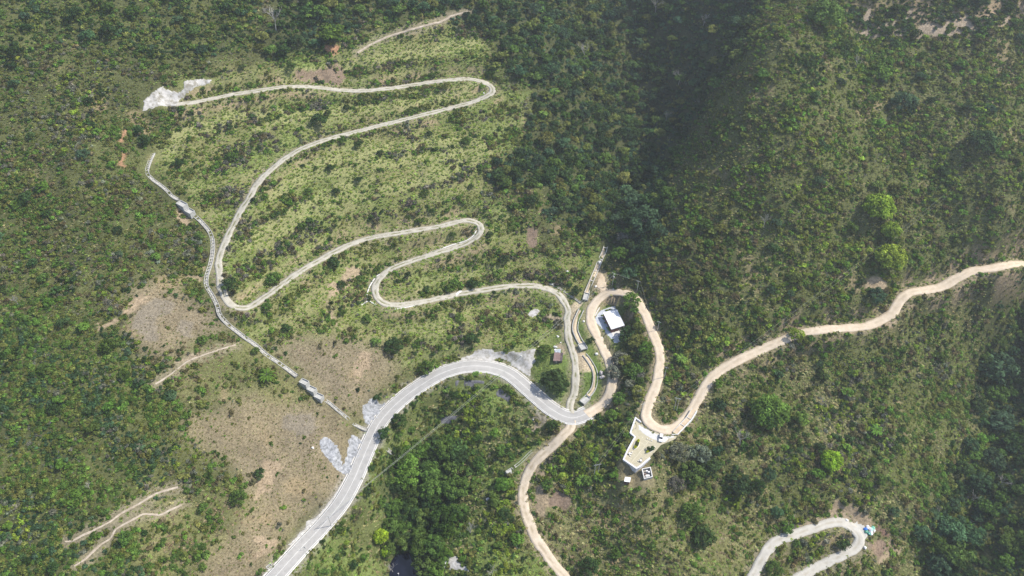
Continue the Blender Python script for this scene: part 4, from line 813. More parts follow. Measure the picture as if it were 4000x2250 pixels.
order = sorted(range(len(TREES)), key=lambda i: -(pxr(*TREES[i][:4]) if visible(TREES[i]) else 0))
ind = set(order[:300 - NSPEC])
for i in ind:
    x, y, z, r, t, kz = TREES[i]
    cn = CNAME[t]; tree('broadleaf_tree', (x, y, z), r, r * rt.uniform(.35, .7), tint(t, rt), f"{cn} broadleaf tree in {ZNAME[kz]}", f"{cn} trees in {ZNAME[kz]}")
rest_t = [TREES[i] for i in range(len(TREES)) if i not in ind]
TWK = ('gy', 'wn')
order = sorted(range(len(SH)), key=lambda i: -(pxr(*SH[i][:4]) if visible(SH[i]) else 0))
sind = [i for i in order if True][:300]; sset = set(sind)
for i in sind:
    x, y, z, r, t, kz = SH[i]; k = int(rt.integers(len(SHRUB_ME)))
    o = link('shrub', SHRUB_ME[k], None, None, (x, y, z - .1 * r)); o.scale = (r, r, r * rt.uniform(.75, 1.1)); o.rotation_euler = (0, 0, rt.uniform(0, 6.28)); o.color = (*tint(t, rt), 1)
    tag(o, f"{CNAME[t]} bush in {ZNAME[kz]}", 'bush', f"{CNAME[t]} bushes in {ZNAME[kz]}")
rest_s = [SH[i] for i in range(len(SH)) if i not in sset]
print('TREES', len(TREES), 'SHRUBS', len(SH), 'GRASS', len(GRS))

# ------------------------------------------------------------------ the masses: one point object each, instances of the plant meshes
def mass(name, items, protos, label, cat, zscale=(.75, 1.1), lift=None, seed=5, m=None):
    rng = np.random.default_rng(seed); n_ = len(items)
    V = np.array([(x, y, z + (lift * r if lift is not None else -.1 * r)) for x, y, z, r, t, k in items], np.float32)
    me = bpy.data.meshes.new(name); me.vertices.add(n_); me.vertices.foreach_set("co", V.ravel())
    R_ = np.array([i[3] for i in items]); sc = np.stack([R_, R_, R_ * rng.uniform(*zscale, n_)], 1)
    rot = np.stack([rng.normal(0, .12, n_), rng.normal(0, .12, n_), rng.uniform(0, 6.28, n_)], 1); tc = np.array([tint(i[4], rng) for i in items])
    pk = rng.integers(0, len(protos), n_)
    for nm, ty, dat, fld in (("sc", 'FLOAT_VECTOR', sc, "vector"), ("rot", 'FLOAT_VECTOR', rot, "vector"), ("tint", 'FLOAT_VECTOR', tc, "vector"), ("pick", 'INT', pk, "value")):
        a = me.attributes.new(nm, ty, 'POINT'); a.data.foreach_set(fld, np.ascontiguousarray(dat, np.int32 if ty == 'INT' else np.float32).ravel())
    o = link(name, me); o['kind'] = 'stuff'; tag(o, label, cat)
    ng = bpy.data.node_groups.new(name + "_planting", 'GeometryNodeTree'); ng.interface.new_socket("Geometry", in_out='INPUT', socket_type='NodeSocketGeometry'); ng.interface.new_socket("Geometry", in_out='OUTPUT', socket_type='NodeSocketGeometry')
    gi = ng.nodes.new("NodeGroupInput"); go = ng.nodes.new("NodeGroupOutput"); jn = ng.nodes.new("GeometryNodeJoinGeometry")
    def named(nm, ty):
        q = ng.nodes.new("GeometryNodeInputNamedAttribute"); q.data_type = ty; q.inputs[0].default_value = nm; return q.outputs[0]
    s1, r1, p1 = named("sc", 'FLOAT_VECTOR'), named("rot", 'FLOAT_VECTOR'), named("pick", 'INT')
    for k, po in enumerate(protos):
        oi = ng.nodes.new("GeometryNodeObjectInfo"); oi.inputs[0].default_value = po; oi.transform_space = 'ORIGINAL'
        sm = ng.nodes.new("GeometryNodeSetMaterial"); sm.inputs["Material"].default_value = m or M_LEAFI; ng.links.new(oi.outputs["Geometry"], sm.inputs[0])
        cmpn = ng.nodes.new("FunctionNodeCompare"); cmpn.data_type = 'INT'; cmpn.operation = 'EQUAL'; ng.links.new(p1, cmpn.inputs[2]); cmpn.inputs[3].default_value = k
        ip = ng.nodes.new("GeometryNodeInstanceOnPoints"); ng.links.new(gi.outputs[0], ip.inputs["Points"]); ng.links.new(sm.outputs[0], ip.inputs["Instance"]); ng.links.new(cmpn.outputs[0], ip.inputs["Selection"])
        ng.links.new(s1, ip.inputs["Scale"]); ng.links.new(r1, ip.inputs["Rotation"]); ng.links.new(ip.outputs[0], jn.inputs[0])
    ng.links.new(jn.outputs[0], go.inputs[0]); md = o.modifiers.new("planting", 'NODES'); md.node_group = ng; return o
def users(mes): return [next(o for o in COL.objects if o.data == m_) for m_ in mes]
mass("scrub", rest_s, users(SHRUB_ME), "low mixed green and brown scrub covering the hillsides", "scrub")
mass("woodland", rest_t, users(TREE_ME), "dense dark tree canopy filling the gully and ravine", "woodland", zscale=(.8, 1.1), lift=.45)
gp = link("grass_tuft", TUFT_ME[0], None, None, P(1990, 1190)); gp.scale = (1.2,) * 3; gp.color = (*T_['gg'], 1); tag(gp, "tall green grass tuft beside the gravel track above the yard", "grass tuft")
gps = [gp]
for k, (uu, vv, lab) in enumerate([(1700, 760, "tall green grass tuft in the middle of the switchback slope"), (1280, 640, "tall grass tuft below the upper run of the track")]):
    g_ = link("grass_tuft", TUFT_ME[k + 1], None, None, P(uu, vv)); g_.scale = (1.2,) * 3; g_.color = (*T_['st'], 1); tag(g_, lab, "grass tuft"); gps.append(g_)
mass("grass", GRS, gps, "tall rough grass in green and straw tones covering the slopes", "grass", zscale=(.45, .8))

bb_ = []
for k, (uu, vv, lab) in enumerate([(1010, 1000, "grey leafless bush in the scrub left of the stepped chute"), (3060, 480, "grey leafless bush on the upper right hillside")]):
    o = link("bare_bush", TWIG_ME[k], None, None, P(uu if k else 470, vv)); o.scale = (2.2,) * 3; tag(o, lab, "bush"); bb_.append(o)
x, y, z, u, v, rng = candidates(.05, 9); zi, nv, rd = sample_zone(x, y)
okz = np.isin(zi, [KINDS.index(k) for k in ('left', 'leftlow', 'right', 'rightlow', 'topleft', 'centre', 'gully', 'ravine', 'eastwood', 'south', 'below', 'plantation', 'rows')])
acc = okz & ~nv & (rd > 1.5) & (rng.random(len(x)) < np.clip((fbm(x / 20, y / 20, 3, 66) - .42) * 5, 0, 1) * .5)
mass("bare_brush", [(x[i], y[i], z[i], rng.uniform(1.0, 2.6), 'gy', KINDS[zi[i]]) for i in np.flatnonzero(acc)], bb_, "grey leafless brush scattered through the green scrub", "brush", m=mat("grey_twigs", (.20,.185,.165), .9, (.30,.285,.26), 2))

# ------------------------------------------------------------------ helpers on the site
def A(u, v, z): return Vector(atz(np.array(float(u)), np.array(float(v)), float(z)))
def q(x, y, z=None): z = Z_PLAZA if z is None else z; return A(2430 + x * .1518, 1620 + y * .1518, z)      # terrace close-up
def wall_strip(path, thick, z0, z1, b=None):
    """vertical wall of constant thickness along a plan path; z0/z1 numbers or lists"""
    b = b or MB(); n_ = len(path); p = [Vector((a.x, a.y, 0)) for a in path]; L, R = [], []
    for i in range(n_):
        d0 = (p[i] - p[i - 1]).normalized() if i else (p[1] - p[0]).normalized(); d1 = (p[i + 1] - p[i]).normalized() if i < n_ - 1 else d0
        n0 = Vector((-d0.y, d0.x, 0)); n1 = Vector((-d1.y, d1.x, 0)); m_ = (n0 + n1).normalized(); k = 1 / max(.45, m_.dot(n0))
        L.append(p[i] + m_ * thick * .5 * k); R.append(p[i] - m_ * thick * .5 * k)
    g = lambda z, i: z[i] if hasattr(z, '__len__') else z
    vs = [[b.bm.verts.new((c.x, c.y, g(zz, i))) for c, zz in ((L[i], z0), (L[i], z1), (R[i], z1), (R[i], z0))] for i in range(n_)]
    for i in range(n_ - 1):
        for k in range(4): b.bm.faces.new((vs[i][k], vs[i][(k + 1) % 4], vs[i + 1][(k + 1) % 4], vs[i + 1][k]))
    b.bm.faces.new(vs[0]); b.bm.faces.new(vs[-1][::-1]); return b
def sheet(name, pts, m, lift=0):
    b = MB(); vs = [b.bm.verts.new((p.x, p.y, p.z + lift)) for p in pts]; f = b.bm.faces.new(vs); bmesh.ops.triangulate(b.bm, faces=[f]); return struct(b.build(name, m))
def zg(x, y): return float(zt(x, y))
def G(u, v): return P(u, v)
ZP = Z_PLAZA
# ------------------------------------------------------------------ viewpoint terrace
M_TILE = mat("cream_paving", (.38,.345,.245), .8, (.46,.42,.31), .9)
M_JOINT = mat("pale_joint", (.56,.52,.40), .8)
M_WALLW = mat("white_rendered_wall", (.56,.56,.60), .75, (.68,.68,.71), .7)
M_DRIVE = mat("driveway_concrete", (.48,.475,.46), .85, (.60,.59,.58), .5)
M_YEL = mat("yellow_hedge", (.34,.38,.02), .9, (.48,.50,.04), 3)
M_DKM = mat("dark_metal", (.12,.11,.10), .5)
M_GALV = mat("galvanised_metal", (.50,.52,.54), .5, metal=.3)
M_BLACK = mat("black_rubber", (.02,.02,.02), .7)
M_GLASS = mat("dark_glass", (.02,.025,.035), .1, spec=.6)
terr = [q(350,70),(q(490,190)),q(640,310),q(800,420),q(960,490),q(1150,535),q(1400,545),q(1380,620),q(1200,700),q(1000,780),q(900,900),q(760,1050),q(700,1120),q(370,1385),q(30,1150),q(150,900),q(330,570),q(200,470)]
sheet("terrace_paving", terr, M_TILE, .05)
DRV = [(440,235),(530,295),(640,345),(760,425),(950,495),(1150,535),(1400,545),(1370,600),(1200,640),(1130,728),(1030,725),(920,700),(800,660),(690,605),(600,545),(500,470),(430,410),(375,360),(415,335),(375,275)]
patch("driveway", [(2430 + x * .1518, 1620 + y * .1518) for x, y in DRV], M_DRIVE, lift=.13, cell=.35, bump=0, edge=0, grow=0)
b = MB()
for (x1, y1, x2, y2) in [(545,565,500,610),(705,660,225,1255),(340,510,460,590),(540,630,780,780),(470,710,610,800),(680,720,780,785),(230,845,300,890),(400,840,480,870),(520,890,640,960),(180,935,340,1050),(450,985,510,1025),(570,1070,660,1125),(120,1060,260,1145),(340,1190,460,1270)]:
    a1, a2 = q(x1, y1), q(x2, y2); d = (a2 - a1).normalized(); n1 = Vector((-d.y, d.x, 0)) * .09; z_ = Vector((0, 0, .056))
    b.bm.faces.new([b.bm.verts.new(p + z_) for p in (a1 - n1, a2 - n1, a2 + n1, a1 + n1)])
struct(b.build("paving_joints", M_JOINT))
pw = empty("parapet_wall", q(40,1160)); tag(pw, "white parapet wall stepping round the outer edge of the viewpoint terrace", "wall"); bpy.context.view_layer.update()
def onto(o, par): o.parent = par; o.matrix_parent_inverse = Matrix.Translation(-Vector(par.location)) if par.rotation_euler[2] == 0 else par.matrix_world.inverted(); return o
path = [q(490,180,ZP+.9),q(350,75,ZP+.9),q(215,465,ZP+.9),q(335,570,ZP+.9),q(150,900,ZP+.9),q(40,1150,ZP+.9),q(365,1375,ZP+.9),q(440,1340,ZP+.9),q(720,1110,ZP+.9)]
onto(wall_strip(path, .55, ZP - 4.5, ZP + .9).build("wall_body", M_WALLW), pw)
onto(wall_strip(path[1:], .75, ZP + .902, ZP + 1.02).build("coping", M_WALLW), pw)
def lampo(base, h, label, arm=True):
    e = empty("lamp_post", base); tag(e, label, "lamp post")
    MB().tube([(0, 0, 0), (0, 0, h)], .07, 8, .05).build("pole", M_DKM, e); MB().box((0, 0, .08), (.4, .4, .16), bev=.02).build("base", M_CONC, e)
    MB().tube([(0, 0, h), (-.5, 0, h + .12)], .035, 6).box((-.7, 0, h + .12), (.5, .16, .1), bev=.02).build("lamp_head", M_DKM, e)
lampo(q(355,355), 3.6, "dark lamp post beside the upper end of the terrace driveway")
lampo(q(165,1000), 3.6, "dark lamp post by the parapet behind the table on the left of the terrace")
lampo(q(505,1225), 3.6, "dark lamp post beside the table at the lower end of the terrace")
lampo(q(1185,700), 3.6, "dark lamp post at the edge of the driveway right of the white car")
lampo(A(2341,1252,Z_YARD+.1), 4.0, "thin lamp post in the grey gravel courtyard left of the white roof")
def stool(p, label, g=None):
    o = MB().box((0, 0, .22), (.5, .5, .44), bev=.06, taper=.9).build("stone_stool", M_STONE, None, p); tag(o, label, "stool", g)
def table(p, label):
    e = empty("stone_table", p); tag(e, label, "table"); MB().box((0, 0, .74), (1.0, 1.0, .12), .5, bev=.04).build("table_top", M_STONE, e); MB().box((0, 0, .34), (.4, .4, .68), .5, bev=.03, taper=.8).build("pedestal", M_STONE, e)
F_ = Vector((0, 0, .055))
table(q(190,1020) + F_, "white stone table near the left parapet of the terrace"); table(q(480,1205) + F_, "white stone table at the lower right of the terrace beside a lamp post")
for x_, y_, l_ in [(255,972,'upper'),(237,1018,'middle'),(208,1070,'lower')]: stool(q(x_, y_) + F_, f"white stone stool by the left terrace table, {l_} of three")
for x_, y_, l_ in [(500,1130,'upper'),(458,1163,'middle'),(410,1197,'lower')]: stool(q(x_, y_) + F_, f"white stone stool by the lower right terrace table, {l_} of three")
for x_, y_, l_ in [(645,625,'left'),(705,652,'middle'),(762,678,'right')]: stool(q(x_, y_) + F_, f"stone stool along the driveway edge, {l_} of the row of three")
def planter(tip1, tip2, wid, label, hedge):
    c = (tip1 + tip2) / 2; e = empty("planter", c); tag(e, label, "planter"); d = (tip2 - tip1); L = d.length; d.normalize(); nn = Vector((-d.y, d.x, 0))
    def lens(k, L_): return [d * (L_ * .5 * math.cos(t)) + nn * (wid * k * math.sin(t) * abs(math.sin(t)) ** .4) for t in [2 * math.pi * i / 28 for i in range(28)]]
    MB().prism([(p.x, p.y) for p in lens(1, L)], .05, .45).build("kerb", M_STONE, e); MB().prism([(p.x, p.y) for p in lens(.84, L * .9)], .451, .50).build("soil", mat("dark_soil", (.07,.06,.035), .95), e)
    for s_ in hedge:
        rng = np.random.default_rng(int(s_ * 100) + 99); n_ = 420; t = rng.uniform(-.13, .13, n_) + s_; cc = np.stack([d.x * t * L * .92, d.y * t * L * .92, np.zeros(n_)], 1); wv = wid * .75 * np.sqrt(np.clip(1 - (2 * t) ** 2, 0.02, 1)) * rng.uniform(-1, 1, n_)
        cc += np.stack([nn.x * wv, nn.y * wv, .5 + rng.uniform(0, .5, n_)], 1)
        me = leaves("hedge", cc, np.tile([0, 0, 1.], (n_, 1)), .22, rng); o = link("hedge", me, M_LEAF, e); o.color = (.36, .40, .02, 1)
    rng = np.random.default_rng(3); n_ = 300; t = rng.uniform(-.2, .2, n_); wv = wid * .7 * rng.uniform(-1, 1, n_)
    cc = np.stack([d.x * t * L + nn.x * wv, d.y * t * L + nn.y * wv, .5 + rng.uniform(0, .35, n_)], 1); o = link("low_plants", leaves("low_plants", cc, np.tile([0, 0, 1.], (n_, 1)), .2, rng), M_LEAF, e); o.color = (.09, .11, .04, 1)
planter(q(435,645), q(310,905), 1.15, "leaf shaped planter with yellow hedges in the middle of the terrace", (-.36, .33))
planter(q(610,1000), q(850,830), 1.0, "leaf shaped planter with a dark bush at the right of the terrace", (-.38,))
g0 = q(745, 905); o = link('shrub', SHRUB_ME[2], None, None, g0 + Vector((0, 0, .5))); o.scale = (2.0, 1.7, 1.9); o.color = (*T_['dk'], 1); tag(o, "dark green bush growing in the right terrace planter", "bush")
def car(p, rz, label):
    e = empty("parked_car", p, rz); tag(e, label, "car"); W_ = .9
    prof = [(-2.25,.35),(-2.28,.75),(-2.1,1.0),(.95,1.02),(2.0,.92),(2.25,.72),(2.28,.38)]
    b = MB(); a1 = [b.bm.verts.new((x, -W_, z)) for x, z in prof]; a2 = [b.bm.verts.new((x, W_, z)) for x, z in prof]; n_ = len(prof)
    b.bm.faces.new(a1); b.bm.faces.new(a2[::-1])
    for i in range(n_): b.bm.faces.new((a1[i], a2[i], a2[(i + 1) % n_], a1[(i + 1) % n_]))
    bmesh.ops.bevel(b.bm, geom=b.bm.edges[:], offset=.08, segments=2, affect='EDGES'); M_CARW = mat("white_car_paint", (.80,.80,.80), .25, spec=.5); b.build("body", M_CARW, e)
    b = MB(); lo = [(-2.05,-.82),(1.0,-.82),(1.0,.82),(-2.05,.82)]; hi = [(-1.75,-.66),(.2,-.66),(.2,.66),(-1.75,.66)]
    v1 = [b.bm.verts.new((x, y, 1.0)) for x, y in lo]; v2 = [b.bm.verts.new((x, y, 1.55)) for x, y in hi]
    for i in range(4): b.bm.faces.new((v1[i], v1[(i + 1) % 4], v2[(i + 1) % 4], v2[i]))
    b.bm.faces.new(v2); b.build("windows", M_GLASS, e)
    MB().box((-.78, 0, 1.59), (2.0, 1.38, .08), bev=.03).build("roof", M_CARW, e)
    for sx in (-1.4, 1.4):
        for sy in (-.86, .86):
            wv = MB().tube([(sx, sy - .1, .34), (sx, sy + .1, .34)], .34, 14).build("wheel", M_BLACK, e); MB().tube([(sx, sy - .115, .34), (sx, sy + .115, .34)], .19, 10).build("rim", M_GALV, wv)
    for sy in (-.62, .62): MB().box((2.2, sy, .74), (.12, .36, .18), bev=.03).build("headlight", mat("headlight_glass", (.7,.7,.72), .1), e)
    for sy in (-.72, .72): MB().box((-2.24, sy, .85), (.1, .2, .3), bev=.02).build("tail_light", mat("red_lens", (.4,.02,.02), .2), e)
a1, a2 = q(1005, 545), q(985, 690); dv = a2 - a1
car((a1 + a2) / 2 + Vector((0, 0, .08)), math.atan2(dv.y, dv.x), "white car parked on the pale terrace driveway")
e = empty("motorcycle", q(1385,640) + Vector((0, 0, .06)), .9); tag(e, "dark motorcycle standing at the right end of the driveway", "motorcycle")
for sx in (-.65, .65): MB().tube([(sx, -.06, .31), (sx, .06, .31)], .31, 14).build("wheel", M_BLACK, e)
MB().tube([(-.65,0,.35),(-.2,0,.62),(.35,0,.72),(.65,0,.33)], .09, 6).build("frame", M_DKM, e); MB().box((-.3,0,.82), (.75,.26,.14), bev=.05).build("seat", M_BLACK, e); MB().box((.2,0,.88), (.4,.3,.22), bev=.07).build("tank", M_DKM, e); MB().tube([(.45,-.36,1.05),(.5,0,1.0),(.45,.36,1.05)], .025, 6).build("handlebar", M_DKM, e)
# retaining wall along the outside of the road bend, and the short walls
rw = empty("retaining_wall", A(2690,1640,ZP)); tag(rw, "pale retaining wall with buttresses beside the dirt road bend above the terrace", "wall")
pth = [A(2646,1698,ZP+.4), A(2676,1667,ZP+.5), A(2701,1640,ZP+.9), A(2722,1606,ZP+1.4)]
zt1 = [ZP + .6, ZP + .8, ZP + 1.2, ZP + 1.8]; zt0 = [ZP - 4] * 4
onto(wall_strip(pth, .5, zt0, zt1).build("wall_body", M_CONCL), rw)
nrm_ = (pth[-1] - pth[0]).cross(Vector((0, 0, 1))).normalized()
onto(wall_strip([p - nrm_ * 2.6 for p in pth], .35, zt0, [z - .1 for z in zt1]).build("wall_body", M_GUT), rw)
for k in range(1, 3): onto(wall_strip([pth[k] - nrm_ * .25, pth[k] - nrm_ * 2.43], .3, zt0[k], zt1[k] - .12).build("cross_wall", M_GUT), rw)
flb = MB(); vs = [flb.bm.verts.new((p.x, p.y, z - .45)) for p, z in list(zip([p - nrm_ * .25 for p in pth], zt1)) + list(zip([p - nrm_ * 2.42 for p in pth], zt1))[::-1]]; bmesh.ops.triangulate(flb.bm, faces=[flb.bm.faces.new(vs)]); onto(flb.build("fill", M_DIRT), rw)
lw = wall_strip([q(1270,525),q(1430,520)], .35, ZP - .3, ZP + .7).build("low_wall", M_CONCL); tag(lw, "short low wall between the driveway end and the dirt road", "wall")
# sign board under the tree (red)
e = empty("red_sign", q(697,1195,ZP-2)); tag(e, "small red board on a post outside the right parapet of the terrace", "sign"); MB().tube([(0,0,-1.2),(0,0,1.2)], .04, 6).build("post", M_GALV, e); MB().box((0,-.06,1.3), (.95,.05,.75), bev=.015).build("board", mat("red_paint", (.45,.05,.06), .5), e)

# ------------------------------------------------------------------ houses
M_ROOFW = mat("white_roof_slab", (.80,.80,.82), .6, (.72,.73,.77), .45, spec=.4)
M_BRICK = mat("dark_red_brick", (.16,.07,.06), .85, (.23,.10,.085), 2)
def quad_roof(corners, zr): return [A(u_, v_, zr) for u_, v_ in corners]
ZR_ = Z_YARD + 3.5; rc = quad_roof([(2355,1220),(2410,1210),(2440,1271),(2388,1287)], ZR_)
ctr = sum(rc, Vector()) / 4; e = empty("house", (ctr.x, ctr.y, Z_YARD)); tag(e, "flat white roofed house with dark red walls in the grey gravel courtyard", "house")
rel = [Vector((p.x - ctr.x, p.y - ctr.y, 0)) for p in rc]
ins = [p * .93 for p in rel]
MB().prism([(p.x, p.y) for p in ins], -.6, 3.2).build("wall", M_BRICK, e)
rf = MB().prism([(p.x, p.y) for p in rel], 3.2, 3.5).build("roof", M_ROOFW, e)
bb = wall_strip([Vector(p) * .985 for p in rel + rel[:1]], .16, 3.501, 3.66); bb.build("parapet", M_ROOFW, rf)
def on_face(p0, p1, t0, t1, z0, z1, off, name, m, par):
    d = p1 - p0; n_ = Vector((d.y, -d.x, 0)).normalized()
    if n_.dot((p0 + p1) / 2) < 0: n_ = -n_
    a_, b_ = p0 + d * t0, p0 + d * t1; c_ = (a_ + b_) / 2 + n_ * off
    return MB().box((c_.x, c_.y, (z0 + z1) / 2), ((b_ - a_).length, .08, z1 - z0), math.atan2(d.y, d.x)).build(name, m, par)
M_FRAME = mat("dark_window_glass", (.03,.04,.05), .15)
for (i0, i1, t0, t1) in [(3,2,.58,.72),(3,2,.80,.94),(0,3,.12,.26),(0,3,.62,.76),(1,2,.2,.35),(1,2,.6,.75)]:
    w_ = on_face(ins[i0], ins[i1], t0, t1, 1.0, 2.2, .06, "window", M_FRAME, e); on_face(ins[i0], ins[i1], t0 - .01, t1 + .01, .88, .985, .09, "sill", M_CONCL, w_)
dr = on_face(ins[3], ins[2], .22, .36, .02, 2.1, .06, "door", mat("brown_door", (.12,.07,.04), .6), e)
sheet("porch_slab", [A(2200 + x * .207, 1100 + y * .207, Z_YARD) for x, y in [(905,955),(1110,905),(1130,985),(945,1037)]], M_CONCL, .2)
cb = MB()
for tri in [[(590,660),(640,560),(690,480),(690,520),(650,580),(610,670)]]: cb.prism([(p.x, p.y) for p in [A(2200 + x * .207, 1100 + y * .207, Z_YARD) for x, y in tri]], Z_YARD - .5, Z_YARD + 1.0)
tag(cb.build("low_wall", M_GUT), "pale wedge of retaining wall between the dirt road and the courtyard", "wall")
for k, (x, y, s_) in enumerate([(740,640,.8),(760,700,.8),(805,785,.8),(860,890,1.2),(878,920,1.0),(775,935,.8),(930,1105,.8),(985,1175,.7),(815,545,1.0),(880,530,.7),(845,470,.9)]):
    o = link('shrub', SHRUB_ME[k % 7], None, None, A(2200 + x * .207, 1100 + y * .207, Z_YARD + .1)); o.scale = (s_,) * 3; o.color = (.20, .27, .03, 1) if k != 10 else (*T_['gr'], 1)
    tag(o, "small yellow green garden bush round the courtyard of the white roofed house" if k != 10 else "green garden bush behind the courtyard of the white roofed house", "bush", "garden bushes round the courtyard" if k != 10 else None)
# blue tank shed behind the house, in the tree's shade
e = empty("water_tank_stand", A(2460,1212,Z_YARD + .5)); tag(e, "dark blue tank on a brick base under the tree behind the house", "water tank"); MB().box((0,0,.2), (3.4,2.6,1.4), .3, bev=.04).build("base", M_BRICK, e); MB().tube([(0,0,.9),(0,0,2.2),(0,0,2.5)], 1.1, 20, 1.0).build("tank", mat("blue_plastic", (.03,.06,.13), .4), e)
# shack
def s_(x, y, z): return A(2130 + x * .1221, 1330 + y * .1221, z)
zs = Z_SHACK; M_RUST = mat("rusty_corrugated_iron", (.34,.22,.20), .7, (.46,.36,.35), .9, c3=(.40,.28,.26), streak=(1, .25, 1)); M_RUSTD = mat("dark_corrugated_iron", (.17,.14,.155), .7, (.24,.20,.21), .8); M_ZINC = mat("pale_blue_sheeting", (.55,.62,.70), .5, (.70,.74,.80), .8); M_PLANK = mat("weathered_boards", (.10,.085,.075), .9, (.19,.165,.15), 2, streak=(6, 6, .4))
c0 = s_(400,520,zs + 2.6); e = empty("shack", (c0.x, c0.y, zs)); tag(e, "small shack with a rusty iron roof beside the gravel track", "shack")
def loc(p): return (p.x - c0.x, p.y - c0.y)
def roofsheet(nm, cs, m, z0, z1):
    b = MB(); pts = [s_(x, y, zs + (z0 if k < 2 else z1)) for k, (x, y) in enumerate(cs)]
    n_ = 14; L0, L1, R0, R1 = pts[0], pts[3], pts[1], pts[2]
    vs = []
    for i in range(n_ + 1):
        t = i / n_; zc_ = .05 * (i % 2); vs.append((b.bm.verts.new(((L0 + (R0 - L0) * t) - Vector((c0.x, c0.y, zs)) + Vector((0, 0, zc_)))), b.bm.verts.new(((L1 + (R1 - L1) * t) - Vector((c0.x, c0.y, zs)) + Vector((0, 0, zc_))))))
    for i in range(n_): b.bm.faces.new((vs[i][0], vs[i + 1][0], vs[i + 1][1], vs[i][1]))
    r = bmesh.ops.solidify(b.bm, geom=b.bm.faces[:], thickness=.05); return b.build(nm, m, e)
roofsheet("iron_roof", [(292,372),(488,388),(470,655),(250,655)], M_RUST, 2.9, 2.5)
roofsheet("lean_to_roof", [(490,392),(575,395),(545,665),(472,660)], M_RUSTD, 2.6, 2.2)
roofsheet("pale_roof_sheet", [(372,272),(500,275),(490,392),(290,372)], M_ZINC, 2.75, 2.95)
MB().prism([loc(s_(x, y, zs + 2.3)) for x, y in [(300,385),(488,395),(470,640),(262,640)]], -.5, 2.3).build("board_wall", M_PLANK, e); MB().prism([loc(s_(x, y, zs + 2)) for x, y in [(492,400),(565,402),(538,645),(473,645)]], -.5, 2.05).build("lean_to_wall", M_PLANK, e)
f1, f2 = Vector((*loc(s_(262,640,zs+2.3)), 0)), Vector((*loc(s_(470,640,zs+2.3)), 0))
on_face(f1, f2, .35, .55, 0, 1.9, .04, "door", mat("grey_door", (.30,.29,.27), .8), e); on_face(f1, f2, .66, .84, .9, 1.6, .04, "window", M_FRAME, e)
o = MB().box((0,0,.6), (2.1,1.0,1.2), -.3, bev=.28).build("water_tank", M_WHITE, None, s_(322,235,zs)); tag(o, "white rounded water tank behind the rusty roofed shack", "water tank")
o = MB().box((0,0,.5), (1.2,1.0,1.1), .2, bev=.12).build("white_container", M_WHITE, None, s_(318,330,zs + 2.4)); tag(o, "white container on the upper left roof corner of the shack", "container")
for u_, v_, l_ in [(2190,1339,'rectangular white block beside the track above the shack'),(2177,1313,'broken white blocks heaped beside the track, left one')]:
    o = MB().box((0,0,.2), (.8,.5,.4), .2, bev=.06).build("white_block", M_STONE, None, G(u_, v_)); tag(o, l_, "block")
# pump house and fenced yard on the mown knoll
def k_(x, y, z): return A(2400 + x * .2761, 1560 + y * .2761, z)
zp = Z_PUMP; rr = [k_(x, y, zp + 2.5) for x, y in [(152,1095),(234,1106),(219,1172),(138,1160)]]; c0p = sum(rr, Vector()) / 4; e = empty("pump_house", (c0p.x, c0p.y, zp)); tag(e, "tiny white roofed hut with a dark red wall on the mown knoll", "hut")
rl = [Vector((p.x - c0p.x, p.y - c0p.y, 0)) for p in rr]; MB().prism([(p.x * .85, p.y * .85) for p in rl], -.6, 2.3).build("wall", M_BRICK, e); MB().prism([(p.x, p.y) for p in rl], 2.3, 2.5).build("roof", M_ROOFW, e)
on_face(rl[3] * .85, rl[2] * .85, .3, .6, 0, 1.9, .04, "door", M_DKM, e)
zy = Z_YARD2
def y_(x, y, z): return A(2480 + x * .1221, 1780 + y * .1221, z)
cn = [y_(x, y, zy + 1.6) for x, y in [(232,425),(495,375),(560,670),(300,730)]]
e = empty("wall_enclosure", (cn[0].x, cn[0].y, zy)); tag(e, "low grey walled enclosure round small tanks on the mown knoll", "enclosure")
onto(wall_strip(cn + cn[:1], .22, zy - 2.0, zy + 1.6).build("wall", M_CONC), e); onto(wall_strip(cn + cn[:1], .34, zy + 1.602, zy + 1.72).build("coping", M_CONCL), e)
sheet("enclosure_floor", [y_(x, y, zy) for x, y in [(232,425),(495,375),(560,670),(300,730)]], mat("grey_yard_floor", (.30,.29,.25), .9, (.42,.40,.36), .8), .09)
for x, y, sz, l_ in [(375,520,(.75,.75,1.1),'white cube tank inside the walled enclosure, upper left one'),(443,548,(.9,.8,1.0),'white cube tank inside the walled enclosure, right one'),(398,680,(1.9,.9,1.2),'long white tank inside the walled enclosure')]:
    o = MB().box((0,0,sz[2]/2), sz, .15, bev=.09).build("storage_tank", M_WHITE, None, y_(x, y, zy + .3)); tag(o, l_, "tank")
o = MB().tube([(0,0,0),(0,0,.5),(0,0,.9)], .42, 14, .38).tube([(0,0,.9),(0,0,1.0)], .12, 8).build("pump_unit", mat("brown_metal", (.20,.13,.11), .6), None, y_(325,610,zy + .1)); tag(o, "brown round pump unit inside the walled enclosure", "pump")
# knoll path slabs
o = wall_strip([k_(262,975,zg(*k_(262,975,ZP-2.5).xy)), k_(240,1085,ZP)], .5, ZP - 6, ZP - 2.2)
o.bm.free()

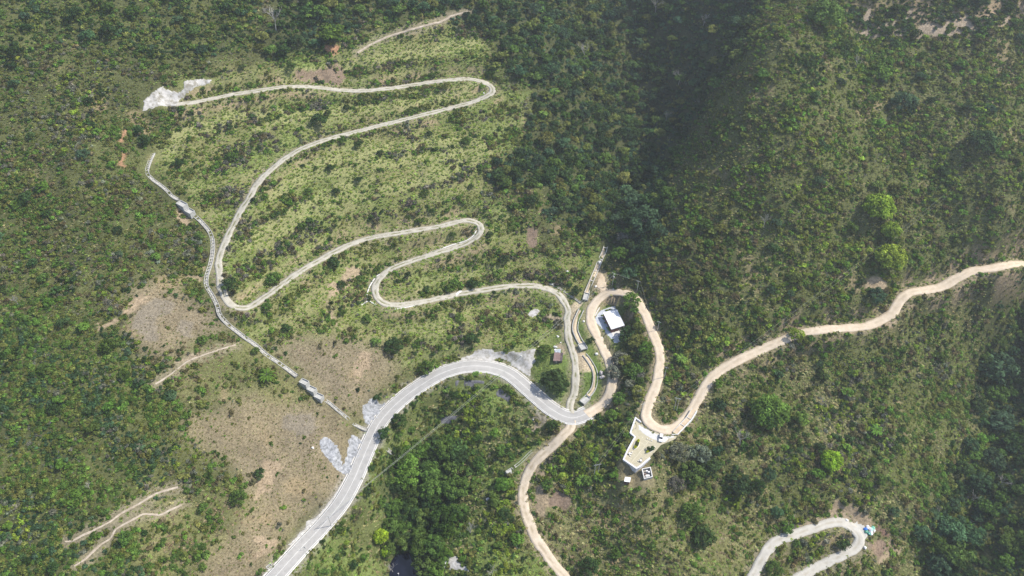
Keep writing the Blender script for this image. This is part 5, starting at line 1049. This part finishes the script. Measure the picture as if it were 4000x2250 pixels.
# ------------------------------------------------------------------ poles and wires
M_POLE = mat("concrete_pole", (.50,.49,.46), .85)
M_WIRE = mat("bare_cable", (.42,.44,.38), .6)
TOPS = {}
def pole(key, u_, v_, h, label, arm=None, twin=None):
    p = G(u_, v_); e = empty("utility_pole", p); tag(e, label, "utility pole")
    MB().tube([(0,0,-.5),(0,0,h)], .17, 8, .11).build("pole", M_POLE, e)
    dx = None
    if twin:
        p2 = G(*twin); d = Vector((p2.x - p.x, p2.y - p.y, 0)); MB().tube([(d.x, d.y, p2.z - p.z - .5), (d.x, d.y, h)], .17, 8, .11).build("pole", M_POLE, e)
        dn = d.normalized(); MB().tube([tuple(-dn * .8 + Vector((0, 0, h - .5))), tuple(d + dn * .8 + Vector((0, 0, h - .5)))], .10, 6).build("cross_arm", M_GALV, e); ax = dn; c_ = d / 2
        for t in (-.5, .5, 1.5):
            MB().tube([tuple(c_ + dn * (t - .5) * 1.3 + Vector((0,0,h-.45))), tuple(c_ + dn * (t - .5) * 1.3 + Vector((0,0,h-.1)))], .06, 6).build("insulator", M_GALV, e)
    else:
        ax = Vector((math.cos(arm or 0), math.sin(arm or 0), 0)); c_ = Vector()
        MB().tube([tuple(-ax * 1.1 + Vector((0,0,h-.35))), tuple(ax * 1.1 + Vector((0,0,h-.35)))], .07, 6).build("cross_arm", M_GALV, e)
        for t in (-1, -.35, .35, 1): MB().tube([tuple(ax * t + Vector((0,0,h-.3))), tuple(ax * t + Vector((0,0,h-.02)))], .05, 6).build("insulator", M_GALV, e)
    TOPS[key] = (Vector(p) + c_ + Vector((0, 0, h)), ax); return e
pole('road', 1294, 2055, 9, "pale utility pole at the right edge of the paved road", .7)
pa = pole('bend', 2392, 1112, 9, "pale utility pole with a transformer above the dirt road bend", -.7); MB().tube([(.35,-.2,5.6),(.35,-.2,6.5)], .3, 12).build("transformer", M_GALV, pa)
pole('bend2', 2488, 1138, 8, "pale utility pole behind the bright green tree at the dirt road bend", -.3)
pole('right', 2595, 1474, 8, "pale utility pole at the right edge of the dirt road leg", -.4)
pole('wood', 2568, 1292, 7, "thin pale pole beside the upper right dirt road leg", -.4)
pole('terr', 2503, 1622, 9.5, "grey utility pole above the upper corner of the terrace", .5)
pole('h', 2632, 1602, 10, "H shaped twin utility pole inside the dirt road bend", twin=(2642, 1606))
pole('low', 2321, 1856, 9, "twin utility pole with cross arm on the bank left of the terrace", twin=(2337, 1848))
pf = G(4090, 470); TOPS['far'] = (pf + Vector((0, 0, 10)), Vector((1, 0, 0)))
def wires(a, b, offs, label, sag=1.5, r=.022):
    (p, ax), (q_, bx) = TOPS[a], TOPS[b]
    if ax.dot(bx) < 0: bx = -bx
    b_ = MB()
    for o_ in offs:
        s, t = p + ax * o_, q_ + bx * o_; b_.tube([s + (t - s) * k / 20 - Vector((0, 0, 4 * sag * (k / 20) * (1 - k / 20))) for k in range(21)], r, 4)
    o = b_.build("power_line", M_WIRE); tag(o, label, "power line")
wires('road', 'bend', (-1, -.7, .7, 1), "long span of four cables crossing the green bank and the paved road bend", 3.5)
wires('bend', 'bend2', (-.8, .8), "short span of two cables between the poles above the dirt road bend", .4)
wires('bend2', 'right', (-.8, .8), "span of two cables down over the wood between the dirt road legs", 1.2)
wires('low', 'terr', (-.9, .9), "two cables running from the twin pole up to the pole above the terrace", 1.2)
wires('terr', 'h', (-.9, .9), "short span of two cables over the dirt road to the H shaped pole", .8)
wires('h', 'far', (-1.1, 1.1), "two long cables climbing diagonally over the right hillside", 7)

# ------------------------------------------------------------------ stepped chutes and canals
M_BED = mat("canal_sediment", (.50,.40,.27), .95, (.64,.53,.38), .5)
M_CHUTE = mat("chute_concrete", (.30,.295,.275), .9, (.46,.45,.42), .6)
M_STEPD = mat("mossy_concrete", (.20,.19,.17), .9, (.30,.29,.26), .8)
def canal(root, pix, w_in, wt, up, m_floor, m_wall, sm=5, floor_up=.08, step=None, depth=1.0):
    uv = spline(pix, 4.0); p = hit(uv[:, 0], uv[:, 1]); p = resample(p, .9); z = smooth(p[:, 2], sm); nr = frame2(p); o0 = Vector(root.location)
    def strip(name, a, b, za, zb, m):
        cols = [np.stack([p[:, 0] + nr[:, 0] * oo - o0.x, p[:, 1] + nr[:, 1] * oo - o0.y, z + zz - o0.z], -1) for oo, zz in ((a, zb), (a, za), (b, za), (b, zb))]
        V = np.stack(cols, 1); n_ = len(p); ii = np.arange(n_ * 4).reshape(n_, 4); F = [np.stack([ii[:-1, k], ii[1:, k], ii[1:, (k + 1) % 4], ii[:-1, (k + 1) % 4]], -1) for k in range(4)]
        F = np.concatenate(F + [ii[:1, ::-1], ii[-1:]]); return link(name, np_mesh(name, V.reshape(-1, 3), F), m, root)
    h = w_in / 2
    strip("floor", -h, h, floor_up, -depth, m_floor); strip("side_wall", -h - wt, -h - .002, up, -depth - .02, m_wall); strip("side_wall", h + .002, h + wt, up, -depth - .02, m_wall)
    if step:
        b = MB(); s_i = max(1, int(round(step / .9)))
        for i in range(1, len(p) - 1, s_i):
            b.box((p[i, 0] - o0.x, p[i, 1] - o0.y, z[i] + floor_up + .14 - o0.z), (w_in - .02, .42, .34), math.atan2(nr[i, 1], nr[i, 0]))
        b.build("steps", m_wall, root)
    return p
def drop_box(par, u_, v_, L, W, ang, top, bot, label=None, wt=.22, open_front=False):
    p = G(u_, v_); o0 = Vector(par.location); c = Vector((p.x, p.y, 0)); d = Vector((math.cos(ang), math.sin(ang), 0)); n_ = Vector((-d.y, d.x, 0)); zt_, zb = p.z + top, p.z + bot
    cs = [c - d * L / 2 - n_ * W / 2, c + d * L / 2 - n_ * W / 2, c + d * L / 2 + n_ * W / 2, c - d * L / 2 + n_ * W / 2]; b = MB()
    for i, (s, t) in enumerate([(0, 1), (1, 2), (2, 3), (3, 0)]):
        if open_front and i == 1:
            wall_strip([cs[1], cs[2]], wt, zt_ - .5, zt_, b); continue
        wall_strip([cs[s], cs[t]], wt, zb, zt_ + .002 * i, b)
    b.box((c.x, c.y, zt_ - .85), (L - .1, W - .1, .4), ang)
    for v in b.bm.verts: v.co -= o0
    return b.build("drop_box", M_CONC, par)
def dirang(a, b): p, q_ = G(*a), G(*b); return math.atan2(q_.y - p.y, q_.x - p.x)
e = empty("stepped_chute", G(600, 600)); tag(e, "long stepped concrete drainage chute winding down the left hillside", "drainage chute")
canal(e, CH_LEFT, 1.3, .25, .55, M_CHUTE, M_CHUTE, step=1.8); canal(e, CH_LEFT2, 1.5, .25, .55, M_CHUTE, M_CHUTE, step=1.8)
an = dirang((700, 785), (755, 835))
for u_, v_, L_, W_, t_, b_ in [(716,812,5.2,3.0,3.0,-3.5),(746,838,4.0,3.0,2.6,-3.8)]: drop_box(e, u_, v_, L_, W_, an, t_, b_)
an = dirang((1180,1488), (1255,1545))
for u_, v_, t_ in [(1191,1503,2.6),(1220,1529,2.2),(1247,1555,1.8)]: drop_box(e, u_, v_, 3.9, 2.6, an, t_, -3.5)
e = empty("stepped_chute", G(1271, 1563)); tag(e, "short stepped chute with a mossy side running down the dry slope to the paved road", "drainage chute"); canal(e, CH_LOW, 1.1, .25, .45, M_CHUTE, M_CHUTE, step=1.8)
e = empty("stepped_chute", G(1491, 1725)); tag(e, "stepped concrete chute dropping below the right edge of the paved road", "drainage chute"); canal(e, CH_RIGHT, 1.4, .25, .7, M_STEPD, M_CHUTE, step=2.7)
an = dirang((1530,1775), (1560,1820))
for u_, v_, t_ in [(1541,1795,1.5),(1556,1824,1.2)]: drop_box(e, u_, v_, 2.6, 2.0, an, t_, -3)
e = empty("culvert_channel", G(2091, 1755)); tag(e, "broken concrete channel ending in an open box left of the pale dirt road", "drainage channel"); canal(e, CH_CULV, .9, .2, .12, M_STEPD, M_CONC, floor_up=-.15)
drop_box(e, 1993, 1846, 3.6, 2.6, dirang((2010,1825), (1985,1850)), 1.2, -1.5)
e = empty("canal", G(2366, 963)); tag(e, "straight sandy concrete canal coming out of the gully", "canal"); canal(e, CAN_UP[:-1], 1.9, .35, .45, M_BED, M_GUT, step=7.2)
drop_box(e, 2289, 1163, 5.2, 2.7, dirang((2299,1126), (2287,1172)), 1.3, -1.8, open_front=True)
e = empty("canal", G(2271, 1210)); tag(e, "curved sandy canal between the gravel track and the dirt road, ending in a tall box", "canal"); canal(e, CAN_MID[:-1], 2.4, .4, .75, M_BED, M_CONC)
drop_box(e, 2276, 1362, 4.0, 3.6, dirang((2265,1334), (2282,1366)), 2.2, -2.2, open_front=True)
e = empty("canal", G(2283, 1386)); tag(e, "lowest curved canal on the green verge, ending in a box above the paved road", "canal"); canal(e, CAN_LOW[:-1], 1.9, .35, .6, M_BED, M_CONC)
drop_box(e, 2285, 1566, 5.0, 2.9, dirang((2310,1535), (2281,1568)), 1.5, -1.8, open_front=True)
e = empty("side_ditch", G(2152, 1110)); tag(e, "narrow concrete ditch from a white box down to the canal", "ditch"); canal(e, crop(2050,1050,.2761,[(400,235),(500,285),(600,350),(700,420),(800,490)]), .7, .2, .3, M_STEPD, M_CHUTE)
for v in [MB().box((0,0,.35), (3.2,1.5,.8), -.35, bev=.06).build("inlet_box", M_CONCL, e)]: v.location = G(2151,1109) - Vector(e.location)
# concrete edging along the gravel track
for pts_, nm in ((crop(1420,1040,.2747,[(470,0),(330,65),(200,135),(140,200),(90,280),(60,360),(50,410),(75,485),(180,555)]), 0), (crop(1420,1040,.2747,[(440,612),(600,587),(800,545),(1000,495),(1200,445)]), 0), (crop(1420,1040,.2747,[(75,487),(0,530),(-50,560)]), 0), (crop(1000,750,.5176,[(1280,470),(1380,435),(1480,400),(1580,370),(1640,330),(1662,290)]), 0)):
    p = hit(*np.array(spline(pts_, 5.0)).T); p = resample(p, .9); p[:, 2] = smooth(p[:, 2], 3); ribbon("kerb", p, -.3, .3, .22, M_CONCL, nc=1, jit=.05)
cv = [G(1765,1161), G(1775,1163), G(1806,1138), G(1796,1136)]; zc_ = roadz('track', 1786, 1149)
o = MB().prism([(p.x, p.y) for p in cv], zc_ - .5, zc_ + .16).build("culvert_slab", M_STONE); tag(o, "bright white slab laid slantwise across the gravel track", "slab")

# ------------------------------------------------------------------ stones, rubbish, pond
def rock(u_, v_, r, label, m=M_STONE, seed=0):
    b = MB(); b.ball((0, 0, r * .3), (r, r * .85, r * .75), 2, .12, seed); o = b.build("boulder", m, None, G(u_, v_)); tag(o, label, "boulder"); o.rotation_euler = (0, 0, seed * 1.7)
M_ROCK = mat("grey_rock", (.30,.28,.28), .9, (.48,.45,.45), 1.2)
rock(2348,1459,1.3,"largest grey boulder on the green verge, uppermost of three",M_ROCK,1); rock(2354,1474,1.1,"grey boulder on the green verge, right of the lower two",M_ROCK,2); rock(2347,1476,.9,"small grey boulder on the green verge, left of the lower two",M_ROCK,3)
for i, (u_, v_, r, l_) in enumerate([(2280,1256,.7,"white stone on the grass between the canal and the dirt road"),(2330,1384,.95,"large white stone on the green verge below the canal box"),(2353,1322,.55,"white stone at the right edge of the dirt road below the courtyard"),(2216,1061,.7,"white stone on the grass slope above the track"),(2343,1027,1.2,"pale boulder right of the straight canal"),(2305,1037,.5,"small pale stone left of the straight canal"),(2104,1354,.45,"white stone at the edge of the grey gravel yard"),(2036,1391,.5,"white stone lying in the grey gravel yard"),(2084,1640,.45,"white stone below the paved road near the grey rubble"),(2327,1120,.8,"pale stone left of the earthy spur"),(1222,1750,.7,"white stone at the left tip of the grey facing"),(1890,365,.6,"white stone inside the upper hairpin"),(3307,2032,.8,"white lump of rubbish above the gravel loop"),(3378,2140,.9,"white lump of rubbish beside the gravel loop"),(2180,1316,.6,"white stone heap beside the track above the shack"),(2396,1130,.5,"pale stone on the verge of the dirt road bend")]): rock(u_, v_, r, l_, seed=i + 10)
hz = [(3380,2068,'blue','bright blue',(.03,.16,.55)),(3388,2060,'white','white',(.75,.75,.78)),(3396,2066,'white','pale grey',(.55,.56,.60)),(3405,2068,'mint','mint green',(.45,.75,.62)),(3412,2072,'white','off white',(.68,.68,.66)),(3384,2078,'green','dark green',(.05,.25,.18)),(3392,2077,'grey','dark grey',(.13,.13,.15)),(3400,2077,'white','bluish white',(.60,.66,.75)),(3408,2080,'grey','brownish grey',(.25,.22,.20)),(3394,2085,'green','teal',(.08,.30,.26)),(3402,2086,'white','clear white',(.78,.78,.78)),(3410,2062,'green','light green',(.20,.50,.38))]
for i, (u_, v_, kk, cn_, c_) in enumerate(hz):
    b = MB(); b.ball((0, 0, .35), (1.0, .75, .55), 3, .16, 40 + i); b.tube([(0,0,.8),(.05,.03,1.05)], .1, 6, .18); o = b.build("rubbish_bag", mat("plastic_" + cn_.replace(' ', '_'), c_, .35), None, G(u_, v_)); o.rotation_euler = (0, 0, i * 1.3); tag(o, f"{cn_} plastic bag in the rubbish heap by the gravel loop", "rubbish bag", "bags in the rubbish heap")
pq = [A(u_, v_, Z_POND + .35) for u_, v_ in POND]
sheet("pond", pq, mat("dark_pond_water", (.006,.007,.016), .06, spec=.5))
o = MB().tube([(0,0,-.5),(0,0,1.6)], .12, 8).box((0,0,1.62), (.5,.3,.1)).build("white_post", M_STONE, None, A(1557,2246,Z_POND + .3)); tag(o, "white post standing in the pond near the bottom edge", "post")
o = wall_strip([G(1746,2166), G(1742,2195), G(1737,2222)], .5, [G(1746,2166).z - .5, G(1742,2195).z - .5, G(1737,2222).z - .5], [G(1746,2166).z + .9, G(1742,2195).z + .9, G(1737,2222).z + .9]).build("low_wall", M_WHITE); tag(o, "narrow white wall along the left side of the rubble slab", "wall")
o = MB().box((0,0,.5), (1.6,1.0,1.2), .4, bev=.05).build("concrete_block", M_CONC, None, G(1905,1952)); tag(o, "grey concrete block half hidden in the grass left of the lower dirt road", "block")
# road side drain inlets and small frames
for u_, v_, l_ in [(1052,2214,"open grey drain inlet at the left edge of the paved road near the frame bottom"),(1184,2146,"broken concrete inlet at the right edge of the paved road")]:
    e = empty("drain_inlet", G(u_, v_), .8); tag(e, l_, "drain inlet"); MB().box((0,.7,.15), (2.2,.25,.7)).box((0,-.7,.15), (2.2,.25,.7)).box((1.1,0,.15), (.25,1.2,.68)).box((-1.1,0,.15), (.25,1.2,.68)).build("rim", M_CONC, e); MB().box((0,0,-.1), (1.94,1.14,.4)).build("pit", M_STEPD, e)
p = G(1182, 2150); e = empty("metal_frame", p, .1); tag(e, "thin grey metal frame beside the paved road at the broken inlet", "frame"); MB().tube([(-.55,0,-.3),(-.55,0,2.2)], .05, 6).tube([(.55,0,-.3),(.55,0,2.2)], .05, 6).build("post", M_GALV, e); MB().tube([(-.7,0,2.2),(.7,0,2.2)], .05, 6).build("top_rail", M_GALV, e)
ab = MB(); pz_ = [A(u_, v_, roadz('paved', 1110, 2220) - .1) for u_, v_ in crop(1000,1900,.2415,[(360,1449),(480,1340),(500,1370),(460,1420),(480,1470)])]; ab.prism([(p.x, p.y) for p in pz_], pz_[0].z - .6, pz_[0].z + .3); tag(ab.build("drain_outlet", M_CONCL), "pale concrete drain outlet below the paved road at the bottom edge", "drain outlet")

print('LOWER', project(*ROADS['lower'][0][-1]), ROADS['lower'][0][-1], zt(*ROADS['lower'][0][-1][:2]), [tuple(map(float,project(*p))) for p in ROADS['lower'][0][-20::4]]); print('HEIGHTS', Z_PLAZA, Z_YARD, Z_SHACK, Z_YARD2, Z_PUMP, Z_POND)
# ------------------------------------------------------------------ haze: one closed box of thin air round everything
hb = MB(); hb.box((0, 0, 0), (4600, 4700, 700)); hz_m = bpy.data.materials.new("haze_air"); hz_m.use_nodes = True; Nh = hz_m.node_tree; Nh.nodes.remove(Nh.nodes["Principled BSDF"])
pv = Nh.nodes.new("ShaderNodeVolumePrincipled"); pv.inputs["Color"].default_value = (.84, .90, .98, 1); pv.inputs["Density"].default_value = HAZE; pv.inputs["Anisotropy"].default_value = .3
Nh.links.new(pv.outputs[0], Nh.nodes["Material Output"].inputs["Volume"])
ho = hb.build("haze", hz_m, None, (0, 400, 150)); ho['kind'] = 'stuff'; tag(ho, "thin bluish haze in the air over the valley", "haze")
